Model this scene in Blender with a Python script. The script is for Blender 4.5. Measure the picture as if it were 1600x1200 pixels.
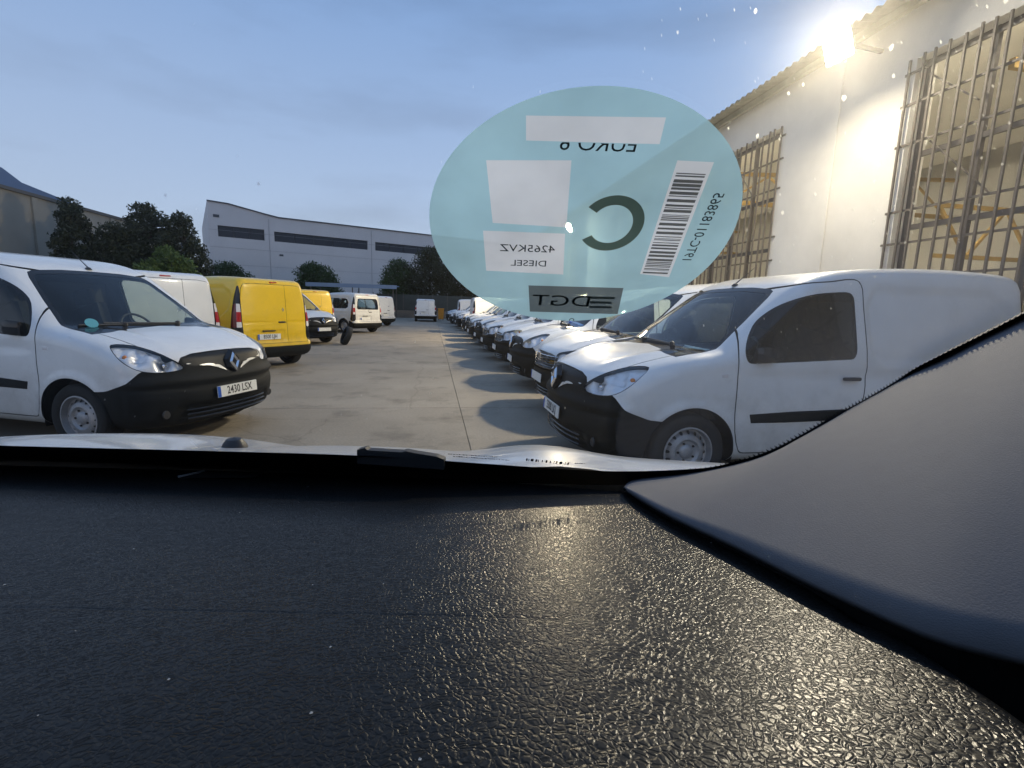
import bpy, bmesh, math, random
import numpy as np
from mathutils import Vector, Matrix

R = math.radians
SC = bpy.context.scene
for _o in list(bpy.data.objects):
    bpy.data.objects.remove(_o, do_unlink=True)

# ------------------------------------------------------------------ camera
CAM_H = 1.42                      # eye height inside the parked car
YAW, PITCH, ROLL, FPX = 9.5, 9.1, 1.7, 752.0
def _camrot():
    y, p, r = R(YAW), R(PITCH), R(ROLL)
    fwd = Vector((math.sin(y)*math.cos(p), math.cos(y)*math.cos(p), -math.sin(p)))
    r0 = Vector((math.cos(y), -math.sin(y), 0)); u0 = r0.cross(fwd)
    rt = r0*math.cos(r) + u0*math.sin(r); up = rt.cross(fwd)
    return Matrix((rt, up, -fwd)).transposed()
cd = bpy.data.cameras.new('camera'); cam = bpy.data.objects.new('camera', cd)
SC.collection.objects.link(cam)
cam.matrix_world = Matrix.Translation((0, 0, CAM_H)) @ _camrot().to_4x4()
cd.sensor_fit = 'HORIZONTAL'; cd.sensor_width = 36.0; cd.lens = 36.0*FPX/1600.0
cd.clip_start = 0.01; cd.clip_end = 2000
SC.camera = cam

# ------------------------------------------------------------------ world: dusk sky with thin cloud
W = bpy.data.worlds.new('World'); SC.world = W; W.use_nodes = True
wn = W.node_tree.nodes; wl = W.node_tree.links
for n in list(wn): wn.remove(n)
wo = wn.new('ShaderNodeOutputWorld'); bg = wn.new('ShaderNodeBackground')
sky = wn.new('ShaderNodeTexSky'); sky.sky_type = 'NISHITA'; sky.sun_disc = False
SUN_EL, SUN_ROT = 1.0, 205.0
sky.sun_elevation = R(SUN_EL); sky.sun_rotation = R(SUN_ROT)
sky.altitude = 600; sky.air_density = 1.0; sky.dust_density = 1.5; sky.ozone_density = 2.5
tc = wn.new('ShaderNodeTexCoord')
mp = wn.new('ShaderNodeMapping'); mp.inputs['Scale'].default_value = (1.2, 1.2, 5.0)
nz = wn.new('ShaderNodeTexNoise'); nz.inputs['Scale'].default_value = 1.7
nz.inputs['Detail'].default_value = 5; nz.inputs['Roughness'].default_value = 0.52
rp = wn.new('ShaderNodeValToRGB'); rp.color_ramp.elements[0].position = 0.49; rp.color_ramp.elements[1].position = 0.69
rp.color_ramp.elements[0].color = (0, 0, 0, 1); rp.color_ramp.elements[1].color = (1, 1, 1, 1)
# thin high veil over the whole sky, with greyer streaks where it is denser
veil = wn.new('ShaderNodeMix'); veil.data_type = 'RGBA'; veil.inputs['A'].default_value = (1.0, 1.55, 2.70, 1); veil.inputs['B'].default_value = (1.0, 1.20, 1.70, 1)
sc_ = wn.new('ShaderNodeMath'); sc_.operation = 'MULTIPLY'; sc_.inputs[1].default_value = .85
mixc = wn.new('ShaderNodeMix'); mixc.data_type = 'RGBA'; mixc.inputs['Factor'].default_value = .80
wl.new(tc.outputs['Generated'], mp.inputs['Vector']); wl.new(mp.outputs[0], nz.inputs['Vector'])
wl.new(nz.outputs['Fac'], rp.inputs['Fac']); wl.new(rp.outputs['Color'], sc_.inputs[0]); wl.new(sc_.outputs[0], veil.inputs['Factor'])
# the veil is seen edge-on and so denser and paler low down
sx_ = wn.new('ShaderNodeSeparateXYZ'); wl.new(tc.outputs['Generated'], sx_.inputs[0])
el = wn.new('ShaderNodeMapRange'); el.inputs['From Min'].default_value = 0.0; el.inputs['From Max'].default_value = .50; el.inputs['To Min'].default_value = .9; el.inputs['To Max'].default_value = 0.0
wl.new(sx_.outputs['Z'], el.inputs['Value'])
low = wn.new('ShaderNodeMix'); low.data_type = 'RGBA'; low.inputs['B'].default_value = (2.35, 2.70, 3.35, 1)
wl.new(el.outputs[0], low.inputs['Factor']); low.inputs['A'].default_value = (.98, 1.58, 2.80, 1)
strk = wn.new('ShaderNodeMix'); strk.data_type = 'RGBA'; strk.blend_type = 'MULTIPLY'; strk.inputs['B'].default_value = (.80, .78, .77, 1)
wl.new(sc_.outputs[0], strk.inputs['Factor']); wl.new(low.outputs['Result'], strk.inputs['A'])
wl.new(sky.outputs['Color'], mixc.inputs['A']); wl.new(strk.outputs['Result'], mixc.inputs['B'])
bg.inputs['Strength'].default_value = 0.15
wl.new(mixc.outputs['Result'], bg.inputs['Color']); wl.new(bg.outputs[0], wo.inputs['Surface'])

# the last of the daylight: a faint, very soft sun from behind the camera
sd = bpy.data.lights.new('sun', 'SUN'); sd.energy = 0.05; sd.angle = R(30); sd.color = (1.0, .94, .88)
so = bpy.data.objects.new('sun', sd); SC.collection.objects.link(so)
_a = R(90 - SUN_ROT); _e = R(12)
so.rotation_euler = Vector((-math.cos(_a)*math.cos(_e), -math.sin(_a)*math.cos(_e), -math.sin(_e))).to_track_quat('-Z', 'Y').to_euler()
so.location = (-30, -30, 30)

SC.view_settings.view_transform = 'Standard'; SC.view_settings.look = 'None'
SC.view_settings.exposure = 1.0; SC.view_settings.gamma = 1.0; SC.view_settings.use_curve_mapping = False
SC.render.engine = 'CYCLES'
SC.cycles.use_denoising = True
SC.cycles.max_bounces = 10; SC.cycles.transparent_max_bounces = 24
SC.cycles.diffuse_bounces = 3; SC.cycles.glossy_bounces = 4; SC.cycles.transmission_bounces = 6
SC.cycles.sample_clamp_indirect = 6.0
SC.cycles.caustics_reflective = False; SC.cycles.caustics_refractive = False

# ------------------------------------------------------------------ helpers
COL = SC.collection
def link(o): COL.objects.link(o); return o
def tag(o, label=None, cat=None, group=None, kind=None):
    if label: o['label'] = label
    if cat: o['category'] = cat
    if group: o['group'] = group
    if kind: o['kind'] = kind
    return o
def empty(name, loc=(0, 0, 0), rz=0.0):
    o = link(bpy.data.objects.new(name, None)); o.empty_display_size = .2
    o.location = loc; o.rotation_euler = (0, 0, rz); return o
def mesh_obj(name, V, F, mat=None, parent=None, smooth=False, N=None):
    me = bpy.data.meshes.new(name)
    me.from_pydata([tuple(map(float, v)) for v in V], [], [tuple(map(int, f)) for f in F])
    me.update()
    if mat is not None: me.materials.append(mat)
    if smooth or N is not None:
        me.polygons.foreach_set('use_smooth', [True]*len(me.polygons))
    if N is not None:
        try: me.normals_split_custom_set_from_vertices([tuple(map(float, n)) for n in N])
        except Exception: pass
    o = link(bpy.data.objects.new(name, me))
    if parent is not None: o.parent = parent
    return o
def bm_obj(name, bm, mat=None, parent=None, smooth=False):
    me = bpy.data.meshes.new(name); bm.to_mesh(me); bm.free()
    if mat is not None: me.materials.append(mat)
    if smooth: me.polygons.foreach_set('use_smooth', [True]*len(me.polygons))
    o = link(bpy.data.objects.new(name, me))
    if parent is not None: o.parent = parent
    return o
class MB:
    """collects boxes, tubes, lathes, prisms; build() links them as one mesh"""
    def __init__(s): s.V = []; s.F = []
    def add(s, V, F):
        b = len(s.V); s.V += [tuple(v) for v in V]; s.F += [tuple(b+i for i in f) for f in F]; return s
    def box(s, a, b):
        (x0, y0, z0), (x1, y1, z1) = a, b
        return s.add([(x0,y0,z0),(x1,y0,z0),(x1,y1,z0),(x0,y1,z0),(x0,y0,z1),(x1,y0,z1),(x1,y1,z1),(x0,y1,z1)],
                     [(0,3,2,1),(4,5,6,7),(0,1,5,4),(1,2,6,5),(2,3,7,6),(3,0,4,7)])
    def beam(s, p, q, w, h=None, up=(0, 0, 1)):
        h = h or w; p = Vector(p); q = Vector(q); d = (q-p).normalized(); u = Vector(up)
        if abs(d.dot(u)) > .98: u = Vector((1, 0, 0))
        a = d.cross(u).normalized()*(w/2); b = a.cross(d).normalized()*(h/2)
        c = [p-a-b, p+a-b, p+a+b, p-a+b, q-a-b, q+a-b, q+a+b, q-a+b]
        return s.add(c, [(0,3,2,1),(4,5,6,7),(0,1,5,4),(1,2,6,5),(2,3,7,6),(3,0,4,7)])
    def tube(s, pts, rad, n=8, cap=True):
        pts = [Vector(p) for p in pts]; rad = rad if hasattr(rad, '__len__') else [rad]*len(pts)
        b0 = len(s.V); ref = Vector((0, 0, 1))
        for i, p in enumerate(pts):
            d = (pts[min(i+1, len(pts)-1)] - pts[max(i-1, 0)]).normalized()
            rr = ref if abs(d.dot(ref)) < .95 else Vector((1, 0, 0))
            a = d.cross(rr).normalized(); b = d.cross(a)
            for k in range(n):
                t = 2*math.pi*k/n; s.V.append(tuple(p + (a*math.cos(t)+b*math.sin(t))*rad[i]))
        for i in range(len(pts)-1):
            for k in range(n):
                s.F.append((b0+i*n+k, b0+i*n+(k+1) % n, b0+(i+1)*n+(k+1) % n, b0+(i+1)*n+k))
        if cap:
            s.F.append(tuple(b0+k for k in range(n))[::-1]); s.F.append(tuple(b0+(len(pts)-1)*n+k for k in range(n)))
        return s
    def lathe(s, prof, n=32, axis='Y', c=(0, 0, 0)):
        """prof: list of (radius, along-axis)"""
        b0 = len(s.V)
        for r, h in prof:
            for k in range(n):
                t = 2*math.pi*k/n; a, b = r*math.cos(t), r*math.sin(t)
                v = (a, h, b) if axis == 'Y' else ((a, b, h) if axis == 'Z' else (h, a, b))
                s.V.append((v[0]+c[0], v[1]+c[1], v[2]+c[2]))
        for i in range(len(prof)-1):
            for k in range(n):
                s.F.append((b0+i*n+k, b0+i*n+(k+1) % n, b0+(i+1)*n+(k+1) % n, b0+(i+1)*n+k))
        return s
    def prism(s, poly, f0, f1):
        """poly 2D points; f0,f1 map (a,b)->xyz for the two caps"""
        n = len(poly); A = [f0(*p) for p in poly]; B = [f1(*p) for p in poly]
        return s.add(A+B, [tuple(range(n))[::-1], tuple(range(n, 2*n))] + [(i, (i+1) % n, n+(i+1) % n, n+i) for i in range(n)])
    def build(s, name, mat=None, parent=None, smooth=False, bevel=0):
        o = mesh_obj(name, s.V, s.F, mat, parent, False)
        bm = bmesh.new(); bm.from_mesh(o.data); bmesh.ops.recalc_face_normals(bm, faces=bm.faces)
        if bevel:
            bmesh.ops.bevel(bm, geom=[e for e in bm.edges if len(e.link_faces) == 2 and e.calc_face_angle(0) > .5],
                            offset=bevel, segments=2, affect='EDGES', profile=.6)
        bm.to_mesh(o.data); bm.free()
        if smooth:
            o.data.polygons.foreach_set('use_smooth', [True]*len(o.data.polygons))
            try: o.data.set_sharp_from_angle(angle=R(38))
            except Exception: pass
        return o
def copy_tree(o, parent=None):
    c = o.copy(); COL.objects.link(c); c.parent = parent
    for ch in list(o.children): copy_tree(ch, c)
    return c
def rnd(seed): return random.Random(seed)

# ------------------------------------------------------------------ materials
MATS = {}
def mat(name, col, rough=.5, metal=0.0, coat=0.0, var=0.0, vscale=6.0, bump=0.0, bscale=60.0, spec=.5,
        emit=None, estr=0.0, dirt=None, rvar=0.0, coord='Object', vdetail=6):
    if name in MATS: return MATS[name]
    m = bpy.data.materials.new(name); m.use_nodes = True; MATS[name] = m
    nt = m.node_tree; N = nt.nodes; Lk = nt.links; b = N['Principled BSDF']
    b.inputs['Base Color'].default_value = (*col, 1); b.inputs['Roughness'].default_value = rough
    b.inputs['Metallic'].default_value = metal; b.inputs['Coat Weight'].default_value = coat
    b.inputs['Coat Roughness'].default_value = .06; b.inputs['Specular IOR Level'].default_value = spec
    t = N.new('ShaderNodeTexCoord')
    if var or dirt or rvar:
        z = N.new('ShaderNodeTexNoise'); z.inputs['Scale'].default_value = vscale; z.inputs['Detail'].default_value = vdetail
        z.inputs['Roughness'].default_value = .6
        Lk.new(t.outputs[coord], z.inputs['Vector'])
        mr = N.new('ShaderNodeMapRange'); mr.inputs['From Min'].default_value = .3; mr.inputs['From Max'].default_value = .7
        Lk.new(z.outputs['Fac'], mr.inputs['Value'])
        mx = N.new('ShaderNodeMix'); mx.data_type = 'RGBA'
        dk = dirt or tuple(c*(1-var) for c in col)
        mx.inputs['A'].default_value = (*dk, 1); mx.inputs['B'].default_value = (*[min(1, c*(1+var*.4)) for c in col], 1)
        Lk.new(mr.outputs[0], mx.inputs['Factor']); Lk.new(mx.outputs['Result'], b.inputs['Base Color'])
        if rvar:
            m2 = N.new('ShaderNodeMapRange'); m2.inputs['To Min'].default_value = min(1, rough+rvar); m2.inputs['To Max'].default_value = rough
            Lk.new(z.outputs['Fac'], m2.inputs['Value']); Lk.new(m2.outputs[0], b.inputs['Roughness'])
    if bump:
        z2 = N.new('ShaderNodeTexNoise'); z2.inputs['Scale'].default_value = bscale; z2.inputs['Detail'].default_value = 4
        Lk.new(t.outputs[coord], z2.inputs['Vector'])
        bp = N.new('ShaderNodeBump'); bp.inputs['Strength'].default_value = bump; bp.inputs['Distance'].default_value = .01
        Lk.new(z2.outputs['Fac'], bp.inputs['Height']); Lk.new(bp.outputs[0], b.inputs['Normal'])
    if emit:
        b.inputs['Emission Color'].default_value = (*emit, 1); b.inputs['Emission Strength'].default_value = estr
    return m
def glass(name, tint=(.8, .85, .85), rough=.02, ior=1.5):
    """thin pane: clear transmission with Fresnel reflection"""
    if name in MATS: return MATS[name]
    m = bpy.data.materials.new(name); m.use_nodes = True; MATS[name] = m
    N = m.node_tree.nodes; Lk = m.node_tree.links
    for n in list(N): N.remove(n)
    o = N.new('ShaderNodeOutputMaterial'); t = N.new('ShaderNodeBsdfTransparent'); t.inputs[0].default_value = (*tint, 1)
    g = N.new('ShaderNodeBsdfGlossy'); g.inputs['Roughness'].default_value = rough; g.inputs['Color'].default_value = (1, 1, 1, 1)
    f = N.new('ShaderNodeFresnel')
    # a thin pane reflects alike from both sides: undo the index flip the node makes on back faces
    ge = N.new('ShaderNodeNewGeometry'); mi = N.new('ShaderNodeMix'); mi.inputs['A'].default_value = ior; mi.inputs['B'].default_value = 1/ior
    Lk.new(ge.outputs['Backfacing'], mi.inputs['Factor']); Lk.new(mi.outputs['Result'], f.inputs['IOR'])
    x = N.new('ShaderNodeMixShader'); Lk.new(f.outputs[0], x.inputs[0]); Lk.new(t.outputs[0], x.inputs[1]); Lk.new(g.outputs[0], x.inputs[2])
    Lk.new(x.outputs[0], o.inputs['Surface'])
    return m
white_paint = mat('white_paint', (.80, .80, .79), .32, coat=.7, var=.06, vscale=3.0, rvar=.12)
yellow_paint = mat('yellow_paint', (.88, .56, .010), .30, coat=.7, var=.06, vscale=3.0, rvar=.1)
grey_paint = mat('silver_white_paint', (.66, .66, .64), .30, coat=.7, var=.06, vscale=3.0, rvar=.1)
def splash(m, dirt=(.36, .33, .29)):
    N = m.node_tree.nodes; Lk = m.node_tree.links; b = N['Principled BSDF']; src = b.inputs['Base Color'].links[0].from_socket
    t = N.new('ShaderNodeTexCoord'); s = N.new('ShaderNodeSeparateXYZ'); Lk.new(t.outputs['Object'], s.inputs[0])
    z = N.new('ShaderNodeTexNoise'); z.inputs['Scale'].default_value = 7; z.inputs['Detail'].default_value = 8; z.inputs['Roughness'].default_value = .7; Lk.new(t.outputs['Object'], z.inputs['Vector'])
    a = N.new('ShaderNodeMath'); a.operation = 'MULTIPLY_ADD'; a.inputs[1].default_value = .9; Lk.new(z.outputs['Fac'], a.inputs[0])
    r = N.new('ShaderNodeMapRange'); r.inputs['From Min'].default_value = .20; r.inputs['From Max'].default_value = .85; r.inputs['To Min'].default_value = .12; r.inputs['To Max'].default_value = -.50
    Lk.new(s.outputs['Z'], r.inputs['Value']); Lk.new(r.outputs[0], a.inputs[2])
    c = N.new('ShaderNodeClamp'); c.inputs['Max'].default_value = .55; Lk.new(a.outputs[0], c.inputs['Value'])
    x = N.new('ShaderNodeMix'); x.data_type = 'RGBA'; Lk.new(c.outputs[0], x.inputs['Factor']); Lk.new(src, x.inputs['A']); x.inputs['B'].default_value = (*dirt, 1); Lk.new(x.outputs['Result'], b.inputs['Base Color'])
for _m in (white_paint, grey_paint): splash(_m)
splash(yellow_paint, (.42, .28, .07))
door_glass = glass('door_glass', (.58, .64, .61))
blackp = mat('black_plastic', (.010, .011, .011), .6, spec=.18, var=.3, vscale=5, bump=.25, bscale=420)
darkp = mat('dark_plastic', (.03, .03, .033), .45, var=.2, vscale=8)
gloss_black = mat('gloss_black', (.012, .012, .014), .12)
blade_m = mat('satin_blade', (.74, .74, .71), .35, metal=.3)
chrome = mat('chrome', (.82, .82, .84), .12, metal=1.0)
reflector_m = mat('reflector_chrome', (.93, .93, .95), .25, metal=.2, bump=.5, bscale=16)
rubber = mat('tyre_rubber', (.018, .018, .018), .8, var=.35, vscale=14, bump=.3, bscale=160)
steel = mat('wheel_steel', (.42, .42, .43), .42, metal=.55, var=.25, vscale=9, rvar=.2)
seat_m = mat('seat_fabric', (.035, .036, .04), .9, var=.3, vscale=20)
trim_m = mat('interior_trim', (.05, .05, .055), .8)
red_lens = mat('red_lens', (.42, .012, .015), .12, coat=.6)
clear_lens = mat('clear_lens', (.75, .72, .72), .15, coat=.6)
orange_lens = mat('orange_bulb', (.8, .25, .03), .25)
grille_black = mat('grille_black', (.012, .013, .014), .5, spec=.25)
plate_white = mat('plate_white', (.78, .78, .74), .4, var=.05, vscale=30)
plate_blue = mat('plate_blue', (.02, .10, .45), .4)
ink = mat('black_ink', (.012, .012, .012), .6)
van_glass = glass('van_glass', (.80, .87, .83))
lens_glass = glass('lamp_lens', (.93, .94, .95), .03)
liner_m = mat('cabin_lining', (.07, .07, .075), .9)
# ------------------------------------------------------------------ vehicle body generator
def catmull(P, step=.03):
    P = np.array(P, float); n = len(P); out = []
    for i in range(n-1):
        p0 = P[max(i-1, 0)]; p1 = P[i]; p2 = P[i+1]; p3 = P[min(i+2, n-1)]
        k = max(2, int(np.linalg.norm(p2-p1)/step))
        t = np.linspace(0, 1, k, endpoint=False)[:, None]
        m1 = (p2-p0)*.5; m2 = (p3-p1)*.5
        L = np.linalg.norm(p2-p1)
        for m in (m1, m2):
            l = np.linalg.norm(m)
            if l > 1.2*L: m *= 1.2*L/l
        out.append((2*t**3-3*t**2+1)*p1 + (t**3-2*t**2+t)*m1 + (-2*t**3+3*t**2)*p2 + (t**3-t**2)*m2)
    out.append(P[-1:]); return np.concatenate(out)
def sdpoly(poly, px, py, rad=0.0):
    """signed distance to a closed polygon (negative inside)"""
    poly = np.array(poly, float); px = np.asarray(px, float); py = np.asarray(py, float)
    d = np.full(px.shape, 1e9); ins = np.zeros(px.shape, bool)
    for (ax, ay), (bx, by) in zip(poly, np.roll(poly, -1, 0)):
        ex, ey = bx-ax, by-ay; wx, wy = px-ax, py-ay
        t = np.clip((wx*ex+wy*ey)/(ex*ex+ey*ey+1e-12), 0, 1)
        d = np.minimum(d, (wx-ex*t)**2+(wy-ey*t)**2)
        c = (ay > py) != (by > py)
        with np.errstate(divide='ignore', invalid='ignore'):
            ins ^= c & (px < ex*(py-ay)/(ey if abs(ey) > 1e-12 else 1e-12)+ax)
    d = np.sqrt(d); return np.where(ins, -d, d) - rad
def smax(a, b, k):
    h = np.maximum(k-np.abs(a-b), 0)/k; return np.maximum(a, b)+h*h*k*.25
def sstep(a, b, x):
    t = np.clip((x-a)/(b-a), 0, 1); return t*t*(3-2*t)

def smooth_poly(P, step=.03):
    P = np.array(P, float); n = len(P); c = catmull(np.concatenate([P[-2:], P, P[:3]]), step)
    i0 = int(np.argmin(np.linalg.norm(c[:len(c)//2]-P[0], axis=1))); i1 = len(c)//2+int(np.argmin(np.linalg.norm(c[len(c)//2:]-P[0], axis=1)))
    return c[i0:i1]
class Body:
    """one closed vehicle skin: side profile, width by height, bowed nose and tail, rounded where they meet"""
    def __init__(s, prof, wz, Wd=.9, bow=None, rear_bow=.07, k=.125, step=.026, spine=(1.0, 3.5, .75), disp=None, taper=None):
        prof = catmull(prof, .04)
        s.prof = prof; L = prof[:, 0].max(); s.L = L
        gx = np.arange(-.8, L+.8, .0125); gz = np.arange(-.4, 2.6, .0125)
        GX, GZ = np.meshgrid(gx, gz, indexing='ij'); s.gx0, s.gz0, s.gs = gx[0], gz[0], .0125
        s.grid = sdpoly(prof[::2], GX, GZ)
        s.wz = np.array(wz, float); s.bow = bow or (lambda x: .34-.16*sstep(0, 1.2, x)-.18*sstep(1.7, 2.7, x))
        s.rb = rear_bow; s.k = k; s.Wd = Wd; s.taper = taper or (lambda x: 1-.05*(1-sstep(0, 1.0, x))-.025*sstep(L-1.0, L, x))
        cl = np.concatenate([prof, prof[:1]]); seg = np.r_[0, np.cumsum(np.linalg.norm(np.diff(cl, axis=0), axis=1))]
        ns = int(seg[-1]/step); sv = np.linspace(0, seg[-1], ns, endpoint=False)
        PX = np.interp(sv, seg, cl[:, 0]); PZ = np.interp(sv, seg, cl[:, 1])
        SX = np.clip(PX, spine[0], spine[1]); SZ = np.full(ns, spine[2])
        nt = int(.75/step); ny = int(2*Wd/step)
        t = np.r_[np.linspace(0, 1, nt, endpoint=False), np.ones(ny), np.linspace(1, 0, nt+1)]
        y = np.r_[np.full(nt, Wd), np.linspace(Wd, -Wd, ny), np.full(nt+1, -Wd)]
        Q = np.stack([SX[:, None]+t*(PX-SX)[:, None], np.broadcast_to(y, (ns, len(t))), SZ[:, None]+t*(PZ-SZ)[:, None]], -1)
        A = np.stack([SX[:, None]+.8*t*(PX-SX)[:, None], np.broadcast_to(.5*y, (ns, len(t))), SZ[:, None]+.8*t*(PZ-SZ)[:, None]], -1)
        Q = Q.reshape(-1, 3); A = A.reshape(-1, 3); D = (Q-A)*1.7
        lo = np.zeros(len(Q)); hi = np.ones(len(Q))
        for _ in range(22):
            mid = (lo+hi)*.5; inside = s.f(A+D*mid[:, None]) < 0
            lo = np.where(inside, mid, lo); hi = np.where(inside, hi, mid)
        V = A+D*((lo+hi)*.5)[:, None]
        m = len(t); i = np.arange(ns)[:, None]; j = np.arange(m-1)[None]
        F = np.stack([i*m+j, i*m+j+1, ((i+1) % ns)*m+j+1, ((i+1) % ns)*m+j], -1).reshape(-1, 4)
        e = 1e-3; g = np.stack([s.f(V+np.eye(3)[a]*e)-s.f(V-np.eye(3)[a]*e) for a in range(3)], -1)
        g /= np.linalg.norm(g, axis=1)[:, None]+1e-9
        if disp is not None:
            V = V+g*disp(V)[:, None]
            fn = np.cross(V[F[:, 2]]-V[F[:, 0]], V[F[:, 3]]-V[F[:, 1]])
            nn = np.zeros_like(V)
            for c in range(4): np.add.at(nn, F[:, c], fn)
            nn *= np.sign((nn*g).sum(1))[:, None]; l = np.linalg.norm(nn, axis=1)[:, None]
            g = np.where(l > 1e-9, nn/(l+1e-12), g)
            for r0 in (0, m-1): pass
        fn = np.cross(V[F[:, 2]]-V[F[:, 0]], V[F[:, 3]]-V[F[:, 1]])
        flip = (fn*g[F[:, 0]]).sum(1) < 0; F[flip] = F[flip][:, ::-1]
        s.mesh = (V, g, [tuple(q) for q in F.tolist()])
    def sd(s, x, z):
        u = np.clip((x-s.gx0)/s.gs, 0, s.grid.shape[0]-1.001); v = np.clip((z-s.gz0)/s.gs, 0, s.grid.shape[1]-1.001)
        i = u.astype(int); j = v.astype(int); a = u-i; b = v-j; G = s.grid
        return (G[i, j]*(1-a)+G[i+1, j]*a)*(1-b)+(G[i, j+1]*(1-a)+G[i+1, j+1]*a)*b
    def f(s, P):
        x, y, z = P[:, 0], np.abs(P[:, 1]), P[:, 2]
        yy = (y/.9)
        xp = x-s.bow(x)*yy**2.6+s.rb*sstep(s.L-.9, s.L-.1, x)*yy**3
        w = np.interp(z, s.wz[:, 0], s.wz[:, 1])*s.taper(x)
        return smax(s.sd(xp, z), y-w, s.k)

def split(M, g):
    """cut a mesh along g = 0 -> (inside g<0, outside)"""
    V, N, F = M; g = np.asarray(g)
    neg = (g < 0).tolist(); gl = g.tolist()
    fin, fout = [], []; nv, nn, cache = [], [], {}
    base = len(V)
    def cut(a, b):
        k = (a, b) if a < b else (b, a)
        if k not in cache:
            a, b = k; t = gl[a]/(gl[a]-gl[b]); t = min(max(t, 0.0), 1.0)
            nv.append(V[a]+(V[b]-V[a])*t); n = N[a]+(N[b]-N[a])*t; nn.append(n/(np.linalg.norm(n)+1e-9)); cache[k] = base+len(nv)-1
        return cache[k]
    for f in F:
        c = 0
        for i in f: c += neg[i]
        if c == len(f): fin.append(f)
        elif c == 0: fout.append(f)
        else:
            pi, po = [], []
            for a, b in zip(f, f[1:]+f[:1]):
                (pi if neg[a] else po).append(a)
                if neg[a] != neg[b]:
                    k = cut(a, b); pi.append(k); po.append(k)
            if len(pi) > 2: fin.append(tuple(pi))
            if len(po) > 2: fout.append(tuple(po))
    if nv: V = np.concatenate([V, np.array(nv)]); N = np.concatenate([N, np.array(nn)])
    return (V, N, fin), (V, N, fout)
def compact(M):
    V, N, F = M
    idx = sorted({i for f in F for i in f}); mp = {a: b for b, a in enumerate(idx)}
    return V[idx], N[idx], [tuple(mp[i] for i in f) for f in F]
def filt(M, fn):
    V, N, F = M
    return (V, N, [f for f in F if fn(V[list(f)].mean(0))])
def sub(M, gfun):
    """drop vertices not used, evaluate field, split"""
    M = compact(M) if M[2] else M
    if not M[2]: return M, M
    return split(M, gfun(M[0]))

X0 = 2.1                                    # model x (from the nose, rearward) -> object X = X0 - x
def put(name, M, m, parent, off=0.0, label=None):
    V, N, F = compact(M)
    if not F: return None
    P = V+N*off
    P = np.stack([X0-P[:, 0], P[:, 1], P[:, 2]], -1); NN = np.stack([-N[:, 0], N[:, 1], N[:, 2]], -1)
    o = mesh_obj(name, P, [f[::-1] for f in F], m, parent, True, NN)
    if label: o['label'] = label
    return o

VAN_PROF = [(.20,.215),(.09,.25),(.03,.36),(.0,.50),(.015,.62),(.035,.72),(.06,.83),(.105,.895),(.20,.945),(.40,1.015),(.65,1.075),(.90,1.112),(1.0,1.135),
            (1.2,1.285),(1.45,1.47),(1.68,1.635),(1.80,1.70),(2.05,1.772),(2.45,1.822),(2.9,1.848),(3.4,1.856),(3.85,1.845),(4.07,1.825),(4.145,1.79),(4.185,1.70),
            (4.205,1.4),(4.225,1.1),(4.24,.8),(4.25,.60),(4.28,.52),(4.285,.40),(4.24,.30),(4.0,.235),(3.0,.215),(1.5,.21)]
VAN_WZ = [(.15,.84),(.3,.885),(.55,.91),(.8,.915),(1.02,.905),(1.15,.885),(1.4,.825),(1.62,.775),(1.8,.735),(1.95,.69)]
A_DOOR = [(1.31,.335),(1.25,.50),(1.235,.87),(1.25,1.16),(1.36,1.37),(1.57,1.565),(1.82,1.665),(2.1,1.70),(2.37,1.715),(2.40,1.5),(2.41,1.0),(2.40,.6),(2.37,.34),(2.33,.31),(1.36,.305)]
A_WIN = [(1.36,1.035),(1.315,1.05),(1.295,1.13),(1.34,1.24),(1.45,1.37),(1.66,1.505),(1.93,1.59),(2.24,1.62),(2.30,1.60),(2.315,1.54),(2.315,1.14),(2.29,1.085),(2.24,1.075)]
A_WS = [(-.1,1.118),(.4,1.10),(.70,1.045),(.775,1.06),(.77,1.12),(.70,1.36),(.625,1.56),(.59,1.615),(.53,1.635),(.3,1.655),(-.1,1.66)]
A_HL = [(.60,.785),(.64,.755),(.85,.742),(1.05,.765),(1.2,.83),(1.30,.91),(1.355,.985),(1.30,.995),(1.15,.985),(1.0,.955),(.85,.91),(.70,.845)]
A_BUMP = [(-.3,.912),(.3,.908),(.52,.897),(.64,.868),(.68,.80),(.9,.78),(1.05,.765),(1.2,.665),(1.42,.59),(1.75,.57),(1.75,.0),(-.3,.0)]
A_GRILL = [(-.3,.907),(.3,.903),(.52,.892),(.63,.862),(.60,.795),(.5,.787),(.3,.77),(.16,.725),(.08,.69),(-.3,.68)]
A_BLADE = [(.585,.812),(.45,.804),(.3,.793),(.20,.770),(.115,.712),(.14,.702),(.22,.748),(.32,.774),(.46,.787),(.58,.797)]
D_HL = [(.58,.80),(.60,.72),(.85,.70),(1.1,.74),(1.28,.83),(1.33,.92),(1.2,.945),(1.0,.925),(.8,.90),(.62,.865)]
D_BUMP = [(-.3,.66),(.5,.66),(.62,.70),(.9,.70),(1.1,.74),(1.2,.665),(1.42,.59),(1.75,.57),(1.75,.0),(-.3,.0)]
D_GRILL = [(-.3,.862),(.4,.852),(.575,.83),(.565,.70),(.50,.64),(-.3,.63)]
A_TAIL = [(.79,.60),(1.10,.60),(1.085,.80),(1.05,1.05),(1.0,1.35),(.93,1.58),(.875,1.70),(.835,1.60),(.81,1.35),(.79,1.0)]
A_PANEL = [(2.55,1.62),(3.70,1.63),(3.92,1.50),(3.93,1.25),(3.72,1.08),(2.6,1.08),(2.50,1.16),(2.48,1.5)]
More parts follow.
